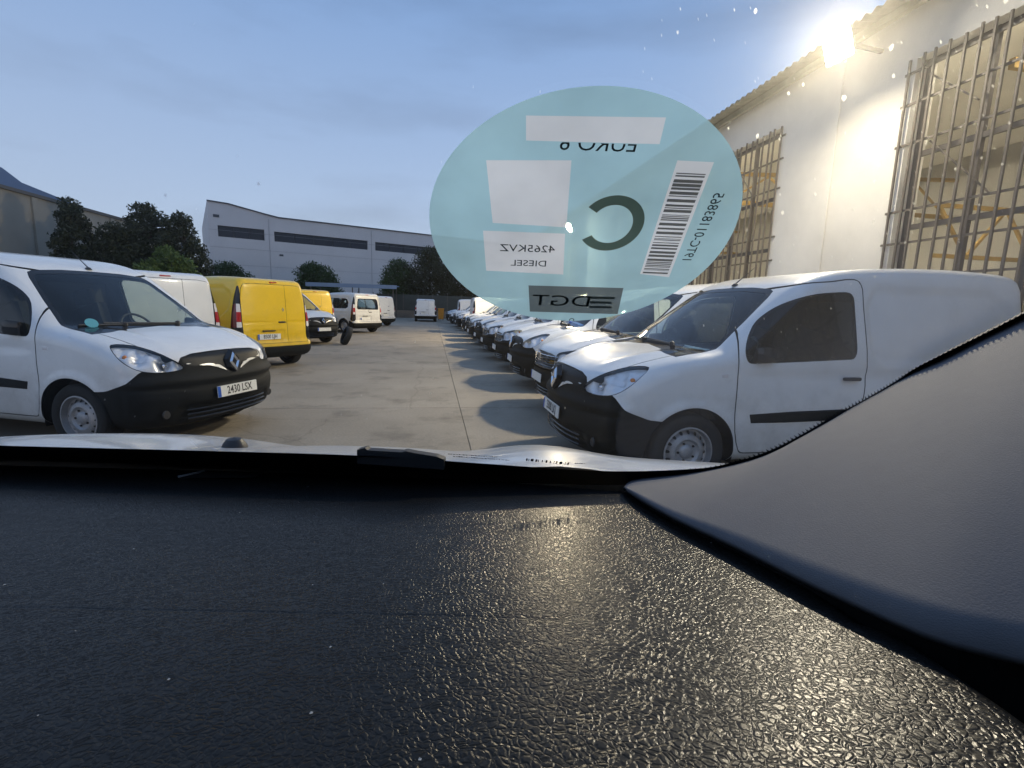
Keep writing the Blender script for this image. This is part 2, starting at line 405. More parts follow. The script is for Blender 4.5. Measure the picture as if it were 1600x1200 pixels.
A_WIN = smooth_poly(A_WIN, .05); A_DOOR = smooth_poly(A_DOOR, .06); A_HL = smooth_poly(A_HL, .04); D_HL = smooth_poly(D_HL, .04); A_TAIL = smooth_poly(A_TAIL, .06)
FW, RW = (.89, .315), (3.585, .315)

def van_disp(V):
    x, y, z = V[:, 0], np.abs(V[:, 1]), V[:, 2]
    side = sstep(.45, .6, y)
    d = -.018*side*sstep(.016, -.016, sdpoly(A_PANEL, x, z, .04))
    for cx, cz in (FW, RW):
        r = np.hypot(x-cx, z-cz); d += .016*side*np.exp(-((r-.38)/.05)**2)*sstep(.2, .35, z)
    u = y+x; fr = sstep(1.35, 1.0, u)*sstep(1.0, .7, x)
    d += fr*(.022*sstep(.60, .635, z)*sstep(.72, .66, z)-.012*np.exp(-((z-.60)/.018)**2))
    d += fr*sstep(.62, .5, y)*-.03*sstep(.44, .41, z)*sstep(.25, .28, z)
    # waist crease on the flank
    d += -.010*side*np.exp(-((z-.93)/.035)**2)*sstep(1.2, 1.5, x)*sstep(4.0, 3.7, x)
    # bonnet ridges
    d += .012*np.exp(-((y-.50-.12*(x-.5))/.06)**2)*sstep(.2, .4, x)*sstep(1.0, .85, x)*sstep(.85, .95, z)
    # tail door pressing
    rr = sstep(4.0, 4.1, x)*sstep(.75, .65, y)
    d += -.012*rr*np.exp(-((z-.96)/.012)**2)*sstep(.05, .1, np.abs(y-.0))
    d += -.020*rr*sstep(.0, -.02, sdpoly([(-.16,.585),(.56,.585),(.56,.80),(-.16,.80)], V[:, 1], z, .02))
    return d
VAN = Body(VAN_PROF, VAN_WZ, disp=van_disp)

# tyres and steel wheels (shared by every van)
def wheel_parts():
    t = MB()
    t.lathe([(.205,-.075),(.225,-.092),(.27,-.100),(.300,-.090),(.314,-.070),(.317,0),(.314,.070),(.300,.090),(.27,.100),(.225,.092),(.205,.075)], 40)
    for i in range(3):
        h = -.045+.045*i
        t.lathe([(.3165,h-.004),(.308,h-.003),(.308,h+.003),(.3165,h+.004)], 40)
    r = MB()
    r.lathe([(.212,.066),(.210,.086),(.198,.088),(.192,.062),(.186,.040),(.168,.036),(.150,.052),(.135,.066),(.105,.070),(.088,.052),(.062,.050),(.050,.064),(.034,.070),(.001,.071)], 40)
    r.lathe([(.205,-.07),(.19,-.02),(.186,.040)], 40)
    h = MB()
    for k in range(16):
        a = 2*math.pi*k/16; c = (.163*math.cos(a), .0, .163*math.sin(a))
        ca, sa = math.cos(a), math.sin(a); P = []
        for q in range(10):
            b = 2*math.pi*q/10; e, w = .017*math.cos(b), .0125*math.sin(b)
            P.append((c[0]+e*ca-w*sa, .0445+(e)*-.85+.0035, c[2]+e*sa+w*ca))
        h.add(P, [tuple(range(10))])  # flat black disc drawn for the shade inside a wheel hole
    for k in range(5):
        a = 2*math.pi*k/5+.3; h.lathe([(.009,.058),(.009,.049),(.0,.058)], 8, 'Y', (.072*math.cos(a), .004, .072*math.sin(a)))
    ot = t.build('wheel', rubber, None, True); orr = r.build('rim', steel, ot, True); oh = h.build('rim_hole_disc', ink, orr)
    for o in (ot, orr, oh): pass
    return ot
WHEEL = wheel_parts()
def add_wheels(root, xs=(FW, RW), yw=.79):
    global WHEEL
    for cx, cz in xs:
        for sy in (1, -1):
            w = copy_tree(WHEEL, root)
            w.location = (X0-cx, sy*yw, cz); w.rotation_euler = (0, .4*cx, 0 if sy > 0 else math.pi)
            wl_ = MB(); n = 14
            P = []; 
            for k in range(n+1):
                a = math.pi*(-.08+1.16*k/n); P.append((.385*math.cos(a), .385*math.sin(a)))
            V = [(X0-cx+p, sy*.885, cz+q) for p, q in P]+[(X0-cx+p, sy*.50, cz+q) for p, q in P]
            F = [(k, k+1, n+2+k, n+1+k) for k in range(n)]+[tuple(range(n+1, 2*n+2))]
            wl_.add(V, F).build('wheel_well', blackp, root)

def emblem_diamond(parent, loc, h=.165, w=.098, pitch=0.0, rz=0.0):
    """hollow upright lozenge badge"""
    t = .026; m = MB()
    def ring(a, b, d0, d1):
        o = [(0, a/2), (b/2, 0), (0, -a/2), (-b/2, 0)]; return o
    ow, oh = w/2, h/2; iw, ih = ow*.44, oh*.44; mw, mh = (ow+iw)/2, (oh+ih)/2
    V = []; 
    for (a, b, d) in ((ow, oh, 0), (mw, mh, .016), (iw, ih, .002)):
        V += [(d, 0, b), (d, -a, 0), (d, 0, -b), (d, a, 0)]
    F = []
    for r in range(2):
        for k in range(4): F.append((r*4+k, r*4+(k+1) % 4, r*4+4+(k+1) % 4, r*4+4+k))
    m.add(V, F); o = m.build('emblem', chrome, parent); o.location = loc; o.rotation_euler = (0, pitch, rz); return o
def emblem_shield(parent, loc):
    m = MB()
    P = [(-.055,.06),(.055,.06),(.05,-.02),(.03,-.06),(-.03,-.06),(-.05,-.02)]
    Q = [(-.03,.035),(.03,.035),(.022,-.03),(-.022,-.03)]
    m.prism(P, lambda a, b: (0, a, b), lambda a, b: (.012, a*.9, b*.9))
    o = m.build('emblem', chrome, parent); o.location = loc
    k = MB(); k.prism(Q, lambda a, b: (.011, a, b), lambda a, b: (.0145, a, b)).build('emblem_slot', gloss_black, o); return o

def text_mesh(name, s, size, m, parent, align='CENTER', ext=.0005, bold=.0):
    cu = bpy.data.curves.new(name, 'FONT'); cu.body = s; cu.size = size; cu.align_x = align; cu.align_y = 'CENTER'; cu.extrude = ext; cu.offset = bold
    cu.resolution_u = 3
    tmp = bpy.data.objects.new(name, cu); COL.objects.link(tmp); bpy.context.view_layer.update()
    me = bpy.data.meshes.new_from_object(tmp.evaluated_get(bpy.context.evaluated_depsgraph_get()))
    bpy.data.objects.remove(tmp, do_unlink=True); me.name = name; me.materials.clear(); me.materials.append(m)
    o = link(bpy.data.objects.new(name, me)); o.parent = parent; return o
def plate(parent, loc, rz, text=None, tilt=0.0, blue=True):
    """rectangular number plate, face along local +X"""
    p = MB().box((-.004, -.26, -.055), (.004, .26, .055)).build('number_plate', plate_white, parent, bevel=.002)
    p.location = loc; p.rotation_euler = (0, tilt, rz)
    if blue: MB().box((.0035, -.259, -.053), (.0048, -.222, .053)).build('country_band', plate_blue, p)
    if text:
        t = text_mesh('plate_text', text, .098, ink, p, ext=.0004, bold=.0012)
        t.rotation_euler = (R(90), 0, R(90)); t.location = (.0052, .02, 0); t.scale = (.86, 1.12, 1)
    return p

dark_red = mat('dark_red_lens', (.10, .006, .008), .15, coat=.5)
def make_van(kind='diamond', paint=white_paint, combi=False, name='parked_van'):
    root = empty(name)
    M = VAN.mesh
    V = M[0]
    side = lambda V: np.where(np.abs(V[:, 1]) > .45, 0, 9)
    fU = lambda V: np.abs(V[:, 1])+V[:, 0]
    rU = lambda V: np.abs(V[:, 1])+(4.25-V[:, 0])
    liner = M
    for c in (FW, RW):
        _, M = sub(M, lambda V: np.where(np.abs(V[:, 1]) > .5, np.hypot(V[:, 0]-c[0], V[:, 2]-c[1])-.375, 9.))
    under, M = sub(M, lambda V: V[:, 2]-.232)
    # windscreen
    ws = lambda V: np.where((V[:, 0] > .75) & (V[:, 0] < 2.2), sdpoly(A_WS, np.abs(V[:, 1]), V[:, 2]), 9.)
    wm, M = sub(M, ws)
    pane, ring = sub(wm, lambda V: ws(V)+.035)
    put('windscreen_surround', ring, gloss_black, root, -.002)
    put('windscreen', pane, van_glass, root, -.004)
    # front doors
    dg = lambda V: np.where(np.abs(V[:, 1]) > .45, sdpoly(A_DOOR, V[:, 0], V[:, 2]), 9.)
    wg = lambda V: np.where(np.abs(V[:, 1]) > .45, sdpoly(A_WIN, V[:, 0], V[:, 2]), 9.)
    dm, M = sub(M, lambda V: dg(V)-.004); door, _ = sub(dm, lambda V: dg(V)+.005)
    win, door = sub(door, wg); pane2, seal = sub(win, lambda V: wg(V)+.016)
    for sy in (1, -1):
        s_ = lambda c: c[1]*sy > 0
        d = put('door', filt(door, s_), paint, root)
        put('window_seal', filt(seal, s_), gloss_black, d, -.003)
        put('window', filt(pane2, s_), door_glass, d, -.006)
        yy = sy*.918
        MB().box((X0-2.335, min(yy, yy+sy*.03), .905), (X0-2.175, max(yy, yy+sy*.03), .935)).build('handle', darkp, d, True, bevel=.012)
        st = MB(); PP = []
        for k in range(13):
            x = 1.37+.97*k/12
            if k == 0: x += .0
            PP.append(x)
        Vv = []; 
        for x in PP:
            for (dz, dy) in ((.045, 0), (.035, .014), (-.035, .014), (-.045, 0)):
                zc = .595+.03*(x-1.37)
                Vv.append((X0-(x+(.02 if (x == PP[0] and dz < 0) else 0)), sy*(.9135+dy-.018*sstep(1.9, 1.2, x)), zc+dz))
        st.add(Vv, [(4*i+j, 4*i+j+1, 4*i+j+5, 4*i+j+4) for i in range(12) for j in range(3)]+[(0, 1, 2, 3), (48, 49, 50, 51)])
        st.build('rubbing_strip', blackp, d)
        s2 = MB(); s2.box((X0-3.15, sy*.912 if sy > 0 else -.930, .598), (X0-2.45, .930 if sy > 0 else -.912, .688)).build('rubbing_strip', blackp, root, bevel=.008)
        # folded door mirror
        mm = MB(); mm.box((-.085, -.03, -.065), (.085, .03, .065))
        mo = mm.build('door_mirror', gloss_black, root, True, bevel=.028); mo.location = (X0-1.45, sy*.920, 1.105); mo.rotation_euler = (0, R(4), sy*-.10)
    # side repeaters
    for sy in (1, -1):
        MB().box((X0-1.155, min(sy*.897, sy*.912), .925), (X0-1.10, max(sy*.897, sy*.912), .955)).build('side_repeater', clear_lens, root, True, bevel=.006)
    # headlamps
    HLp = A_HL if kind == 'diamond' else D_HL
    hg = lambda V: np.where((V[:, 0] < .95) & (V[:, 2] > .5), sdpoly(HLp, fU(V), V[:, 2]), 9.)
    hm, M = sub(M, hg)
    lens, rim_ = sub(hm, lambda V: hg(V)+.006)
    for sy in (1, -1):
        s_ = lambda c: c[1]*sy > 0
        l = put('headlamp', filt(lens, s_), lens_glass, root)
        put('lamp_rim', filt(rim_, s_), gloss_black, l, -.004)
        Vr, Nr, Fr = compact(filt(hm, s_)); u = np.abs(Vr[:, 1])+Vr[:, 0]; z = Vr[:, 2]
        dep = -.035-.0*u
        for (cu, cz, rr, dd) in ((.80, .825, .085, .075), (1.07, .88, .085, .06), (1.24, .94, .05, .03)):
            q = 1-((u-cu)**2+(z-cz)**2)/rr**2; dep = dep-dd*np.sqrt(np.clip(q, 0, 1))
        Vr = Vr+Nr*np.asarray(dep)[:, None]
        P = np.stack([X0-Vr[:, 0], Vr[:, 1], Vr[:, 2]], -1)
        mesh_obj('reflector', P, [f[::-1] for f in Fr], reflector_m, l, True)
        for (cu, cz, rr, m_) in ((.80, .825, .026, chrome), (1.24, .935, .022, orange_lens)):
            i = int(np.argmin((u-cu)**2+(z-cz)**2)); b = P[i]
            bb = MB(); bb.lathe([(.001, rr), (rr*.7, rr*.7), (rr, 0), (rr*.7, -rr*.7), (.001, -rr)], 10, 'X', (b[0]+.03, b[1], b[2])); bb.build('bulb', m_, l, True)
    # black bumper, grille, bright blades
    GR = A_GRILL if kind == 'diamond' else D_GRILL; BU = A_BUMP if kind == 'diamond' else D_BUMP
    gg = lambda V: np.where(V[:, 0] < .8, sdpoly(GR, fU(V), V[:, 2]), 9.)
    gm, M = sub(M, gg)
    bg_ = lambda V: np.where(V[:, 0] < .9, sdpoly(BU, fU(V), V[:, 2]), 9.)
    bm_, M = sub(M, bg_)
    fb = put('front_bumper', bm_, blackp, root)
    if kind == 'diamond':
        blade, gm = sub(gm, lambda V: np.where(V[:, 0] < .8, sdpoly(A_BLADE, fU(V), V[:, 2]), 9.))
        g_ = put('grille', gm, grille_black, root, -.004)
        put('grille_blade', blade, blade_m, g_, .008)
        bp_ = MB(); bp_.prism([(0, .125), (.085, .03), (.075, -.06), (0, -.125), (-.075, -.06), (-.085, .03)], lambda a, b: (-.02, a, b), lambda a, b: (.02, a*.8, b*.85))
        o = bp_.build('badge_plate', gloss_black, g_); o.location = (X0-.03, 0, .795); o.rotation_euler = (0, R(-12), 0)
        emblem_diamond(g_, (X0-.008, 0, .795), .195, .128, pitch=R(-12))
    else:
        g_ = put('grille', gm, gloss_black, root, -.02)
        for k in range(5):
            z = .675+k*.036; b = MB(); P = []
            for q in range(15):
                y = -.53+1.06*q/14
                xx = .03+.34*(abs(y)/.9)**2.6+.12*max(0, z-.72)
                P.append((X0-xx+.004, y, z))
            b.tube(P, .006, 5); b.build('grille_bar', chrome if k == 4 else darkp, g_, True)
        emblem_shield(g_, (X0-.028, 0, .785))
    fp = MB(); fp.box((X0-.0, -.49, .285), (X0-.05, .49, .40))
    for sy in (1, -1):
        MB().lathe([(.001, .012), (.035, .010), (.042, 0)], 14, 'X', (X0-.17, sy*.66, .36)).build('fog_lamp_cover', darkp, fb, True)
    lo = MB()
    for k in range(3): lo.tube([(X0-.05-.34*(abs(y)/.9)**2.6+.015, y, .295+.04*k) for y in np.linspace(-.5, .5, 11)], .008, 5)
    lo.build('lower_intake_bars', gloss_black, fb)
    # bonnet shut line
    bon = [(-.3,-.2),(-.3,.60),(.28,.655),(.6,.70),(.93,.735),(1.09,.72),(1.05,.5),(.985,.2),(.97,-.2)]
    bo = lambda V: np.where(V[:, 2] > .80, sdpoly(bon, V[:, 0], np.abs(V[:, 1])), 9.)
    om, M = sub(M, lambda V: bo(V)-.004); bonnet, _ = sub(om, lambda V: bo(V)+.004)
    put('bonnet', bonnet, paint, root)
    # rear: bumper, lamps, doors
    rbg = lambda V: np.where(V[:, 0] > 3.6, np.maximum(V[:, 2]-(.50+.10*sstep(.9, 1.15, rU(V))-.02), 3.945-V[:, 0]), 9.)
    rb, M = sub(M, rbg); put('rear_bumper', rb, blackp, root, .012)
    tg = lambda V: np.where(V[:, 0] > 3.5, sdpoly(A_TAIL, rU(V), V[:, 2]), 9.)
    tm, M = sub(M, tg)
    lensr, hous = sub(tm, lambda V: np.maximum(np.abs(V[:, 2]-1.10)-.225, tg(V)+.022))
    for sy in (1, -1):
        s_ = lambda c: c[1]*sy > 0
        t = put('tail_lamp', filt(hous, s_), gloss_black, root)
        tl = filt(lensr, s_)
        outer, tl = sub(tl, lambda V: .915-rU(V)); put('lamp_glass', outer, dark_red, t, .006)
        top, rest = sub(tl, lambda V: 1.17-V[:, 2]); mid, low = sub(rest, lambda V: .98-V[:, 2])
        put('lamp_glass', top, clear_lens, t, .006); put('lamp_glass', mid, red_lens, t, .008); put('lamp_glass', low, clear_lens, t, .006)
    rd = [(-.765,.545),(.765,.545),(.775,.9),(.755,1.3),(.70,1.62),(.66,1.70),(.5,1.725),(-.5,1.725),(-.66,1.70),(-.70,1.62),(-.755,1.3),(-.775,.9)]
    rg = lambda V: np.where(V[:, 0] > 3.95, sdpoly(rd, V[:, 1], V[:, 2]), 9.)
    dm, M = sub(M, lambda V: rg(V)-.004); rdoor, _ = sub(dm, lambda V: rg(V)+.004)
    if combi:
        rwp = [(-.60,1.10),(.60,1.10),(.635,1.16),(.60,1.45),(.56,1.56),(.5,1.59),(-.5,1.59),(-.56,1.56),(-.60,1.45),(-.635,1.16)]
        rw = lambda V: sdpoly(rwp, V[:, 1], V[:, 2])
        w_, rdoor = sub(rdoor, rw); p_, sl = sub(w_, lambda V: rw(V)+.035)
        d = put('tailgate', rdoor, paint, root); put('window_seal', sl, gloss_black, d, -.002); put('rear_window', p_, van_glass, d, -.004)
        halves = [d]
    else:
        l_, r_ = sub(rdoor, lambda V: -.235-V[:, 1])
        l_, _ = sub(l_, lambda V: -.232-V[:, 1]); _, r_ = sub(r_, lambda V: -.239-V[:, 1])
        halves = [put('rear_door', l_, paint, root), put('rear_door', r_, paint, root)]
    d0 = halves[0]
    MB().box((X0-4.255, -.19, .955), (X0-4.225, -.03, .985)).build('handle', darkp, d0, True, bevel=.01)
    MB().box((X0-4.262, .06, .785), (X0-4.225, .34, .808)).build('plate_lamp', darkp, d0, bevel=.006)
    MB().box((X0-4.178, -.07, 1.757), (X0-4.12, .09, 1.776)).build('brake_lamp', red_lens, root, True, bevel=.004)
    e = emblem_diamond(d0, (X0-4.225, -.15 if not combi else 0, 1.22 if not combi else 1.03), .09, .055, rz=math.pi)
    plate(root, (X0-4.245, .2, .68), math.pi, None, blue=True)
    # flank glazing on the combi
    if combi:
        sw = [(2.56,1.12),(3.72,1.13),(3.83,1.20),(3.80,1.42),(3.70,1.55),(3.58,1.585),(2.56,1.60)]
        sg = lambda V: np.where(np.abs(V[:, 1]) > .45, sdpoly(sw, V[:, 0], V[:, 2]), 9.)
        w_, M = sub(M, sg); p_, sl = sub(w_, lambda V: np.maximum(sg(V)+.022, .025-np.abs(V[:, 0]-3.12)))
        for sy in (1, -1):
            s_ = lambda c: c[1]*sy > 0
            q = put('side_window', filt(p_, s_), van_glass, root, -.005); put('window_seal', filt(sl, s_), gloss_black, q, -.002)
    put('body', M, paint, root)
    put('underbody', under, blackp, root)
    # dark lining just inside the skin, open behind every pane
    Ml = compact(liner)
    _, Ml = split(Ml, ws(Ml[0])+.02); Ml = compact(Ml)
    _, Ml = split(Ml, wg(Ml[0])+.005)
    _, Ml = sub(Ml, lambda V: np.where(V[:, 0] < .9, -1., 1.)*1.0)
    if combi:
        _, Ml = sub(Ml, lambda V: sg(V)+.01); _, Ml = sub(Ml, lambda V: np.where(V[:, 0] > 3.95, rw(V)+.02, 9.))
    for c in (FW, RW):
        _, Ml = sub(Ml, lambda V: np.where(np.abs(V[:, 1]) > .4, np.hypot(V[:, 0]-c[0], V[:, 2]-c[1])-.42, 9.))
    put('cabin_lining', Ml, liner_m, root, -.03)
    # cabin: dashboard, wheel, seats, bulkhead
    ds = MB(); pr = [(1.02,1.04),(1.20,1.09),(1.42,1.06),(1.50,.98),(1.46,.80),(1.35,.55),(1.05,.55)]
    ds.prism(pr, lambda a, b: (X0-a, -.74, b), lambda a, b: (X0-a, .74, b)); ds.build('dashboard', trim_m, root, True)
    sw_ = MB(); P = []
    for k in range(25):
        a = 2*math.pi*k/24; P.append((X0-1.62-.10*math.sin(a)*1.0+.0, .38+.185*math.cos(a), 1.05+.16*math.sin(a)))
    sw_.tube(P, .015, 6, False); sw_.tube([(X0-1.62, .38, 1.05), (X0-1.40, .38, .98)], .03, 8); sw_.beam((X0-1.62, .20, 1.05), (X0-1.62, .56, 1.05), .03, .02)
    sw_.build('steering_wheel', darkp, root, True)
    for sy in (1, -1):
        s_ = MB(); yc = sy*.38
        s_.box((X0-2.20, yc-.24, .50), (X0-1.70, yc+.24, .72)); a = (X0-2.16, yc, .66); b = (X0-2.34, yc, 1.28)
        s_.beam(a, b, .46, .12, (0, 1, 0)); s_.beam((X0-2.345, yc, 1.30), (X0-2.385, yc, 1.47), .24, .08, (0, 1, 0))
        seat = s_.build('seat', seat_m, root, True, bevel=.03)
    if not combi:
        bk = MB(); bk.box((X0-2.53, -.74, .35), (X0-2.50, .74, 1.55)); bk.build('bulkhead', liner_m, root)
    wp = MB()
    for (a, b) in (((X0-.99, .30, 1.135), (X0-1.05, -.45, 1.150)), ((X0-1.0, -.28, 1.135), (X0-1.07, -.66, 1.135))):
        wp.tube([a, b], .012, 6); wp.lathe([(.001, .03), (.022, .02), (.026, -.02)], 8, 'Z', a)
    wp.build('wiper', darkp, root, True)
    cw = MB(); P = []
    for k in range(21):
        y = -.74+1.48*k/20; P.append((X0-(.985+.19*(abs(y)/.9)**2.6), y, 1.125-.075*(abs(y)/.74)**2))
    cw.tube(P, .022, 6); cw.build('cowl', blackp, root, True)
    an = MB(); an.lathe([(.001, .028), (.02, .02), (.035, 0)], 10, 'Z', (X0-1.76, 0, 1.680)); an.tube([(X0-1.76, 0, 1.70), (X0-1.95, 0, 1.86)], [.006, .0025], 6)
    an.build('antenna', darkp, root, True)
    add_wheels(root)
    return root
# ------------------------------------------------------------------ setting: ground and yard slabs
def concrete_mat(name, c1, c2, c3, scale=.55):
    m = bpy.data.materials.new(name); m.use_nodes = True; N = m.node_tree.nodes; Lk = m.node_tree.links; b = N['Principled BSDF']
    t = N.new('ShaderNodeTexCoord')
    def noise(s, d=6, r=.6):
        z = N.new('ShaderNodeTexNoise'); z.inputs['Scale'].default_value = s; z.inputs['Detail'].default_value = d; z.inputs['Roughness'].default_value = r
        Lk.new(t.outputs['Object'], z.inputs['Vector']); return z
    def ramp(src, p0, p1, a, bcol):
        r = N.new('ShaderNodeValToRGB'); r.color_ramp.elements[0].position = p0; r.color_ramp.elements[1].position = p1
        r.color_ramp.elements[0].color = (*a, 1); r.color_ramp.elements[1].color = (*bcol, 1); Lk.new(src.outputs['Fac'], r.inputs['Fac']); return r
    def mix(f, a, bb, mode='MIX'):
        x = N.new('ShaderNodeMix'); x.data_type = 'RGBA'; x.blend_type = mode
        Lk.new(f, x.inputs['Factor']) if not isinstance(f, float) else setattr(x.inputs['Factor'], 'default_value', f)
        Lk.new(a, x.inputs['A']); Lk.new(bb, x.inputs['B']); return x
    base = ramp(noise(scale), .30, .70, c1, c2)
    fine = ramp(noise(38, 5, .7), .25, .75, (.62, .62, .62), (1.15, 1.15, 1.15))
    o = mix(.8, base.outputs['Color'], fine.outputs['Color'], 'MULTIPLY')
    st = ramp(noise(1.3, 8, .68), .52, .68, (0, 0, 0), (.85, .85, .85))
    dk = N.new('ShaderNodeRGB'); dk.outputs[0].default_value = (*c3, 1)
    o2 = mix(st.outputs['Color'], o.outputs['Result'], dk.outputs[0])
    oi = N.new('ShaderNodeObjectInfo'); mr = N.new('ShaderNodeMapRange'); mr.inputs['To Min'].default_value = .86; mr.inputs['To Max'].default_value = 1.10
    Lk.new(oi.outputs['Random'], mr.inputs['Value'])
    vm = N.new('ShaderNodeVectorMath'); vm.operation = 'SCALE'; Lk.new(o2.outputs['Result'], vm.inputs[0]); Lk.new(mr.outputs[0], vm.inputs['Scale'])
    # hairline cracks
    wv = N.new('ShaderNodeTexVoronoi'); wv.feature = 'DISTANCE_TO_EDGE'; wv.inputs['Scale'].default_value = .33
    nd = noise(2.2, 5); ad = N.new('ShaderNodeMix'); ad.data_type = 'VECTOR'; ad.inputs['Factor'].default_value = .22
    Lk.new(t.outputs['Object'], ad.inputs['A']); Lk.new(nd.outputs['Color'], ad.inputs['B']); Lk.new(ad.outputs['Result'], wv.inputs['Vector'])
    cr = N.new('ShaderNodeValToRGB'); cr.color_ramp.elements[0].position = .0; cr.color_ramp.elements[1].position = .004
    cr.color_ramp.elements[0].color = (.78, .76, .74, 1); cr.color_ramp.elements[1].color = (1, 1, 1, 1); Lk.new(wv.outputs['Distance'], cr.inputs['Fac'])
    fin = N.new('ShaderNodeMix'); fin.data_type = 'RGBA'; fin.blend_type = 'MULTIPLY'; fin.inputs['Factor'].default_value = 1
    Lk.new(vm.outputs[0], fin.inputs['A']); Lk.new(cr.outputs['Color'], fin.inputs['B']); Lk.new(fin.outputs['Result'], b.inputs['Base Color'])
    b.inputs['Roughness'].default_value = .85
    bp = N.new('ShaderNodeBump'); bp.inputs['Strength'].default_value = .5; bp.inputs['Distance'].default_value = .006
    Lk.new(noise(70, 4).outputs['Fac'], bp.inputs['Height']); Lk.new(bp.outputs[0], b.inputs['Normal'])
    return m
slab_m = concrete_mat('yard_concrete', (.285, .245, .19), (.39, .34, .27), (.165, .143, .112))
soil_m = mat('joint_soil', (.13, .115, .095), .95, var=.4, vscale=8, bump=.4)
far_m = mat('outer_ground', (.16, .15, .12), .95, var=.4, vscale=.4)
ground = mesh_obj('ground', [(-900, -900, -.03), (900, -900, -.03), (900, 900, -.03), (-900, 900, -.03)], [(0, 1, 2, 3)], far_m)
tag(ground, 'flat ground round and under the concrete yard', 'ground', kind='structure')
sub_ = mesh_obj('joint_bed', [(-16.6, -8.4, -.014), (6.6, -8.4, -.014), (6.6, 51.5, -.014), (-16.6, 51.5, -.014)], [(0, 1, 2, 3)], soil_m, ground)
xs = [-16.42+4.2*k for k in range(5)]+[.38, 4.58, 6.58]; xs = sorted(set(round(x, 2) for x in xs))
ys = [6.66+5.0*k for k in range(-3, 9)]+[51.5]
for i in range(len(xs)-1):
    for j in range(len(ys)-1):
        g = .0035; b = MB(); b.box((xs[i]+g, ys[j]+g, -.12), (xs[i+1]-g, ys[j+1]-g, 0.0)); o = b.build('slab', slab_m, ground, bevel=.004)

# ------------------------------------------------------------------ warehouse on the right
plaster = mat('cream_plaster', (.77, .74, .68), .85, var=.14, vscale=.8, bump=.25, bscale=30)
hall_in = mat('hall_plaster', (.74, .71, .64), .9, var=.08, vscale=.8)
bar_m = mat('window_bar_paint', (.15, .125, .10), .55, var=.25, vscale=9)
frame_m = mat('steel_frame_paint', (.11, .095, .085), .5, var=.2, vscale=6)
truss_m = mat('yellow_truss_paint', (.46, .30, .09), .55, var=.15, vscale=5)
roof_m = mat('fibre_cement', (.30, .28, .21), .9, var=.25, vscale=2.5, bump=.3, bscale=25)
wh = empty('warehouse', (6.6, 20, 0))
tag(wh, 'cream plastered warehouse with tall barred windows and corrugated roof behind right-hand vans', 'warehouse')
WX, WT = 6.6, .34
def wp_(o): o.matrix_parent_inverse = wh.matrix_basis.inverted(); return o
wh.location = (0, 0, 0)
WINS = [(-2.75, .45), (3.1, 6.3), (8.95, 12.15), (14.8, 18.0), (20.65, 23.85), (26.5, 29.7), (32.35, 35.55), (38.2, 41.4)]
ZS, ZT = .95, 4.97
wall = MB(); ya = -9.0
for (a, b) in WINS:
    wall.box((WX, ya, 0), (WX+WT, a, 5.80)); wall.box((WX, a, 0), (WX+WT, b, ZS)); wall.box((WX, a, ZT), (WX+WT, b, 5.80)); ya = b
wall.box((WX, ya, 0), (WX+WT, 50, 5.80))
wall.build('wall', plaster, wh)
sk = MB(); sk.box((WX-.02, -9, 0), (WX-.002, 50, .35)); sk.build('plinth', mat('grey_plinth', (.30, .29, .27), .9, var=.2, vscale=2), wh)
rf = MB(); Vv = []; Ff = []; ny = 2360; y0 = -9.0
for k in range(ny+1):
    y = y0+59.0*k/ny; w = .028*math.sin(2*math.pi*y/.177)
    for (x, z) in ((6.12, 5.70), (6.75, 5.80), (14, 7.1)): Vv.append((x, y, z+w))
    for (x, z) in ((14, 7.09), (6.75, 5.79), (6.12, 5.69)): Vv.append((x, y, z+w))
for k in range(ny):
    a, b = k*6, (k+1)*6
    for q in range(6): Ff.append((a+q, a+(q+1) % 6, b+(q+1) % 6, b+q))
ro = mesh_obj('roof', Vv, Ff, roof_m, wh, False)
MB().box((6.40, -9, 5.60), (6.50, 50, 5.705)).build('purlin', roof_m, ro)
# hall behind the windows
hb = MB()
hb.box((16.0, -9, 0), (16.2, 50, 9)); hb.box((6.95, -9.2, 0), (22, -9, 9)); hb.box((6.95, 50, 0), (22, 50.2, 9)); hb.box((6.95, -9, -.02), (22, 50, .02))
hb.build('hall_wall', hall_in, wh)
MB().box((14.0, -9, 7.0), (22.2, 50, 7.15)).build('hall_ceiling', hall_in, wh)
MB().box((6.96, -9, 5.72), (14.0, 50, 5.76)).build('hall_ceiling', hall_in, wh)
for (Y0) in (5.4, 13.2, 24.0):
    tr = MB(); zb, zt = 4.55, 5.25
    tr.beam((7.0, Y0, zb), (15.9, Y0, zb), .07, .12); tr.beam((7.0, Y0, zt), (15.9, Y0, zt+.4), .07, .10)
    for k in range(7):
        x = 7.0+k*1.24; tr.beam((x, Y0, zb if k % 2 else zt+.03*k), (x+1.24, Y0, zt+.03*(k+1) if k % 2 else zb), .05, .05)
    tr.build('truss', truss_m, wh)
for (Y0, X1) in ((7.9, 10.5),):
    tr = MB()
    for z in (2.6, 3.5): tr.beam((9.2, Y0, z), (13.0, Y0, z), .07, .07)
    for k in range(5): tr.beam((9.2+.76*k, Y0, 2.6 if k % 2 else 3.5), (9.96+.76*k, Y0, 3.5 if k % 2 else 2.6), .05, .05)
    tr.build('gantry', truss_m, wh)
MB().box((13.5, 4.0, .02), (15, 9.5, 2.2)).box((13.6, 5.0, 2.2), (14.9, 7.0, 3.0)).build('stacked_crates', mat('crate_grey', (.25, .24, .22), .8, var=.3, vscale=3), wh)
tube_m = mat('hall_tube_light', (.9, .9, .85), .4, emit=(1.0, .92, .78), estr=19.0)
for Y0 in (-2.0, 1, 4.5, 7.5, 10.7, 14, 17.5, 21, 28):
    MB().box((7.20, Y0-1.1, 5.52), (7.42, Y0+1.1, 5.60)).build('hall_light', tube_m, wh)
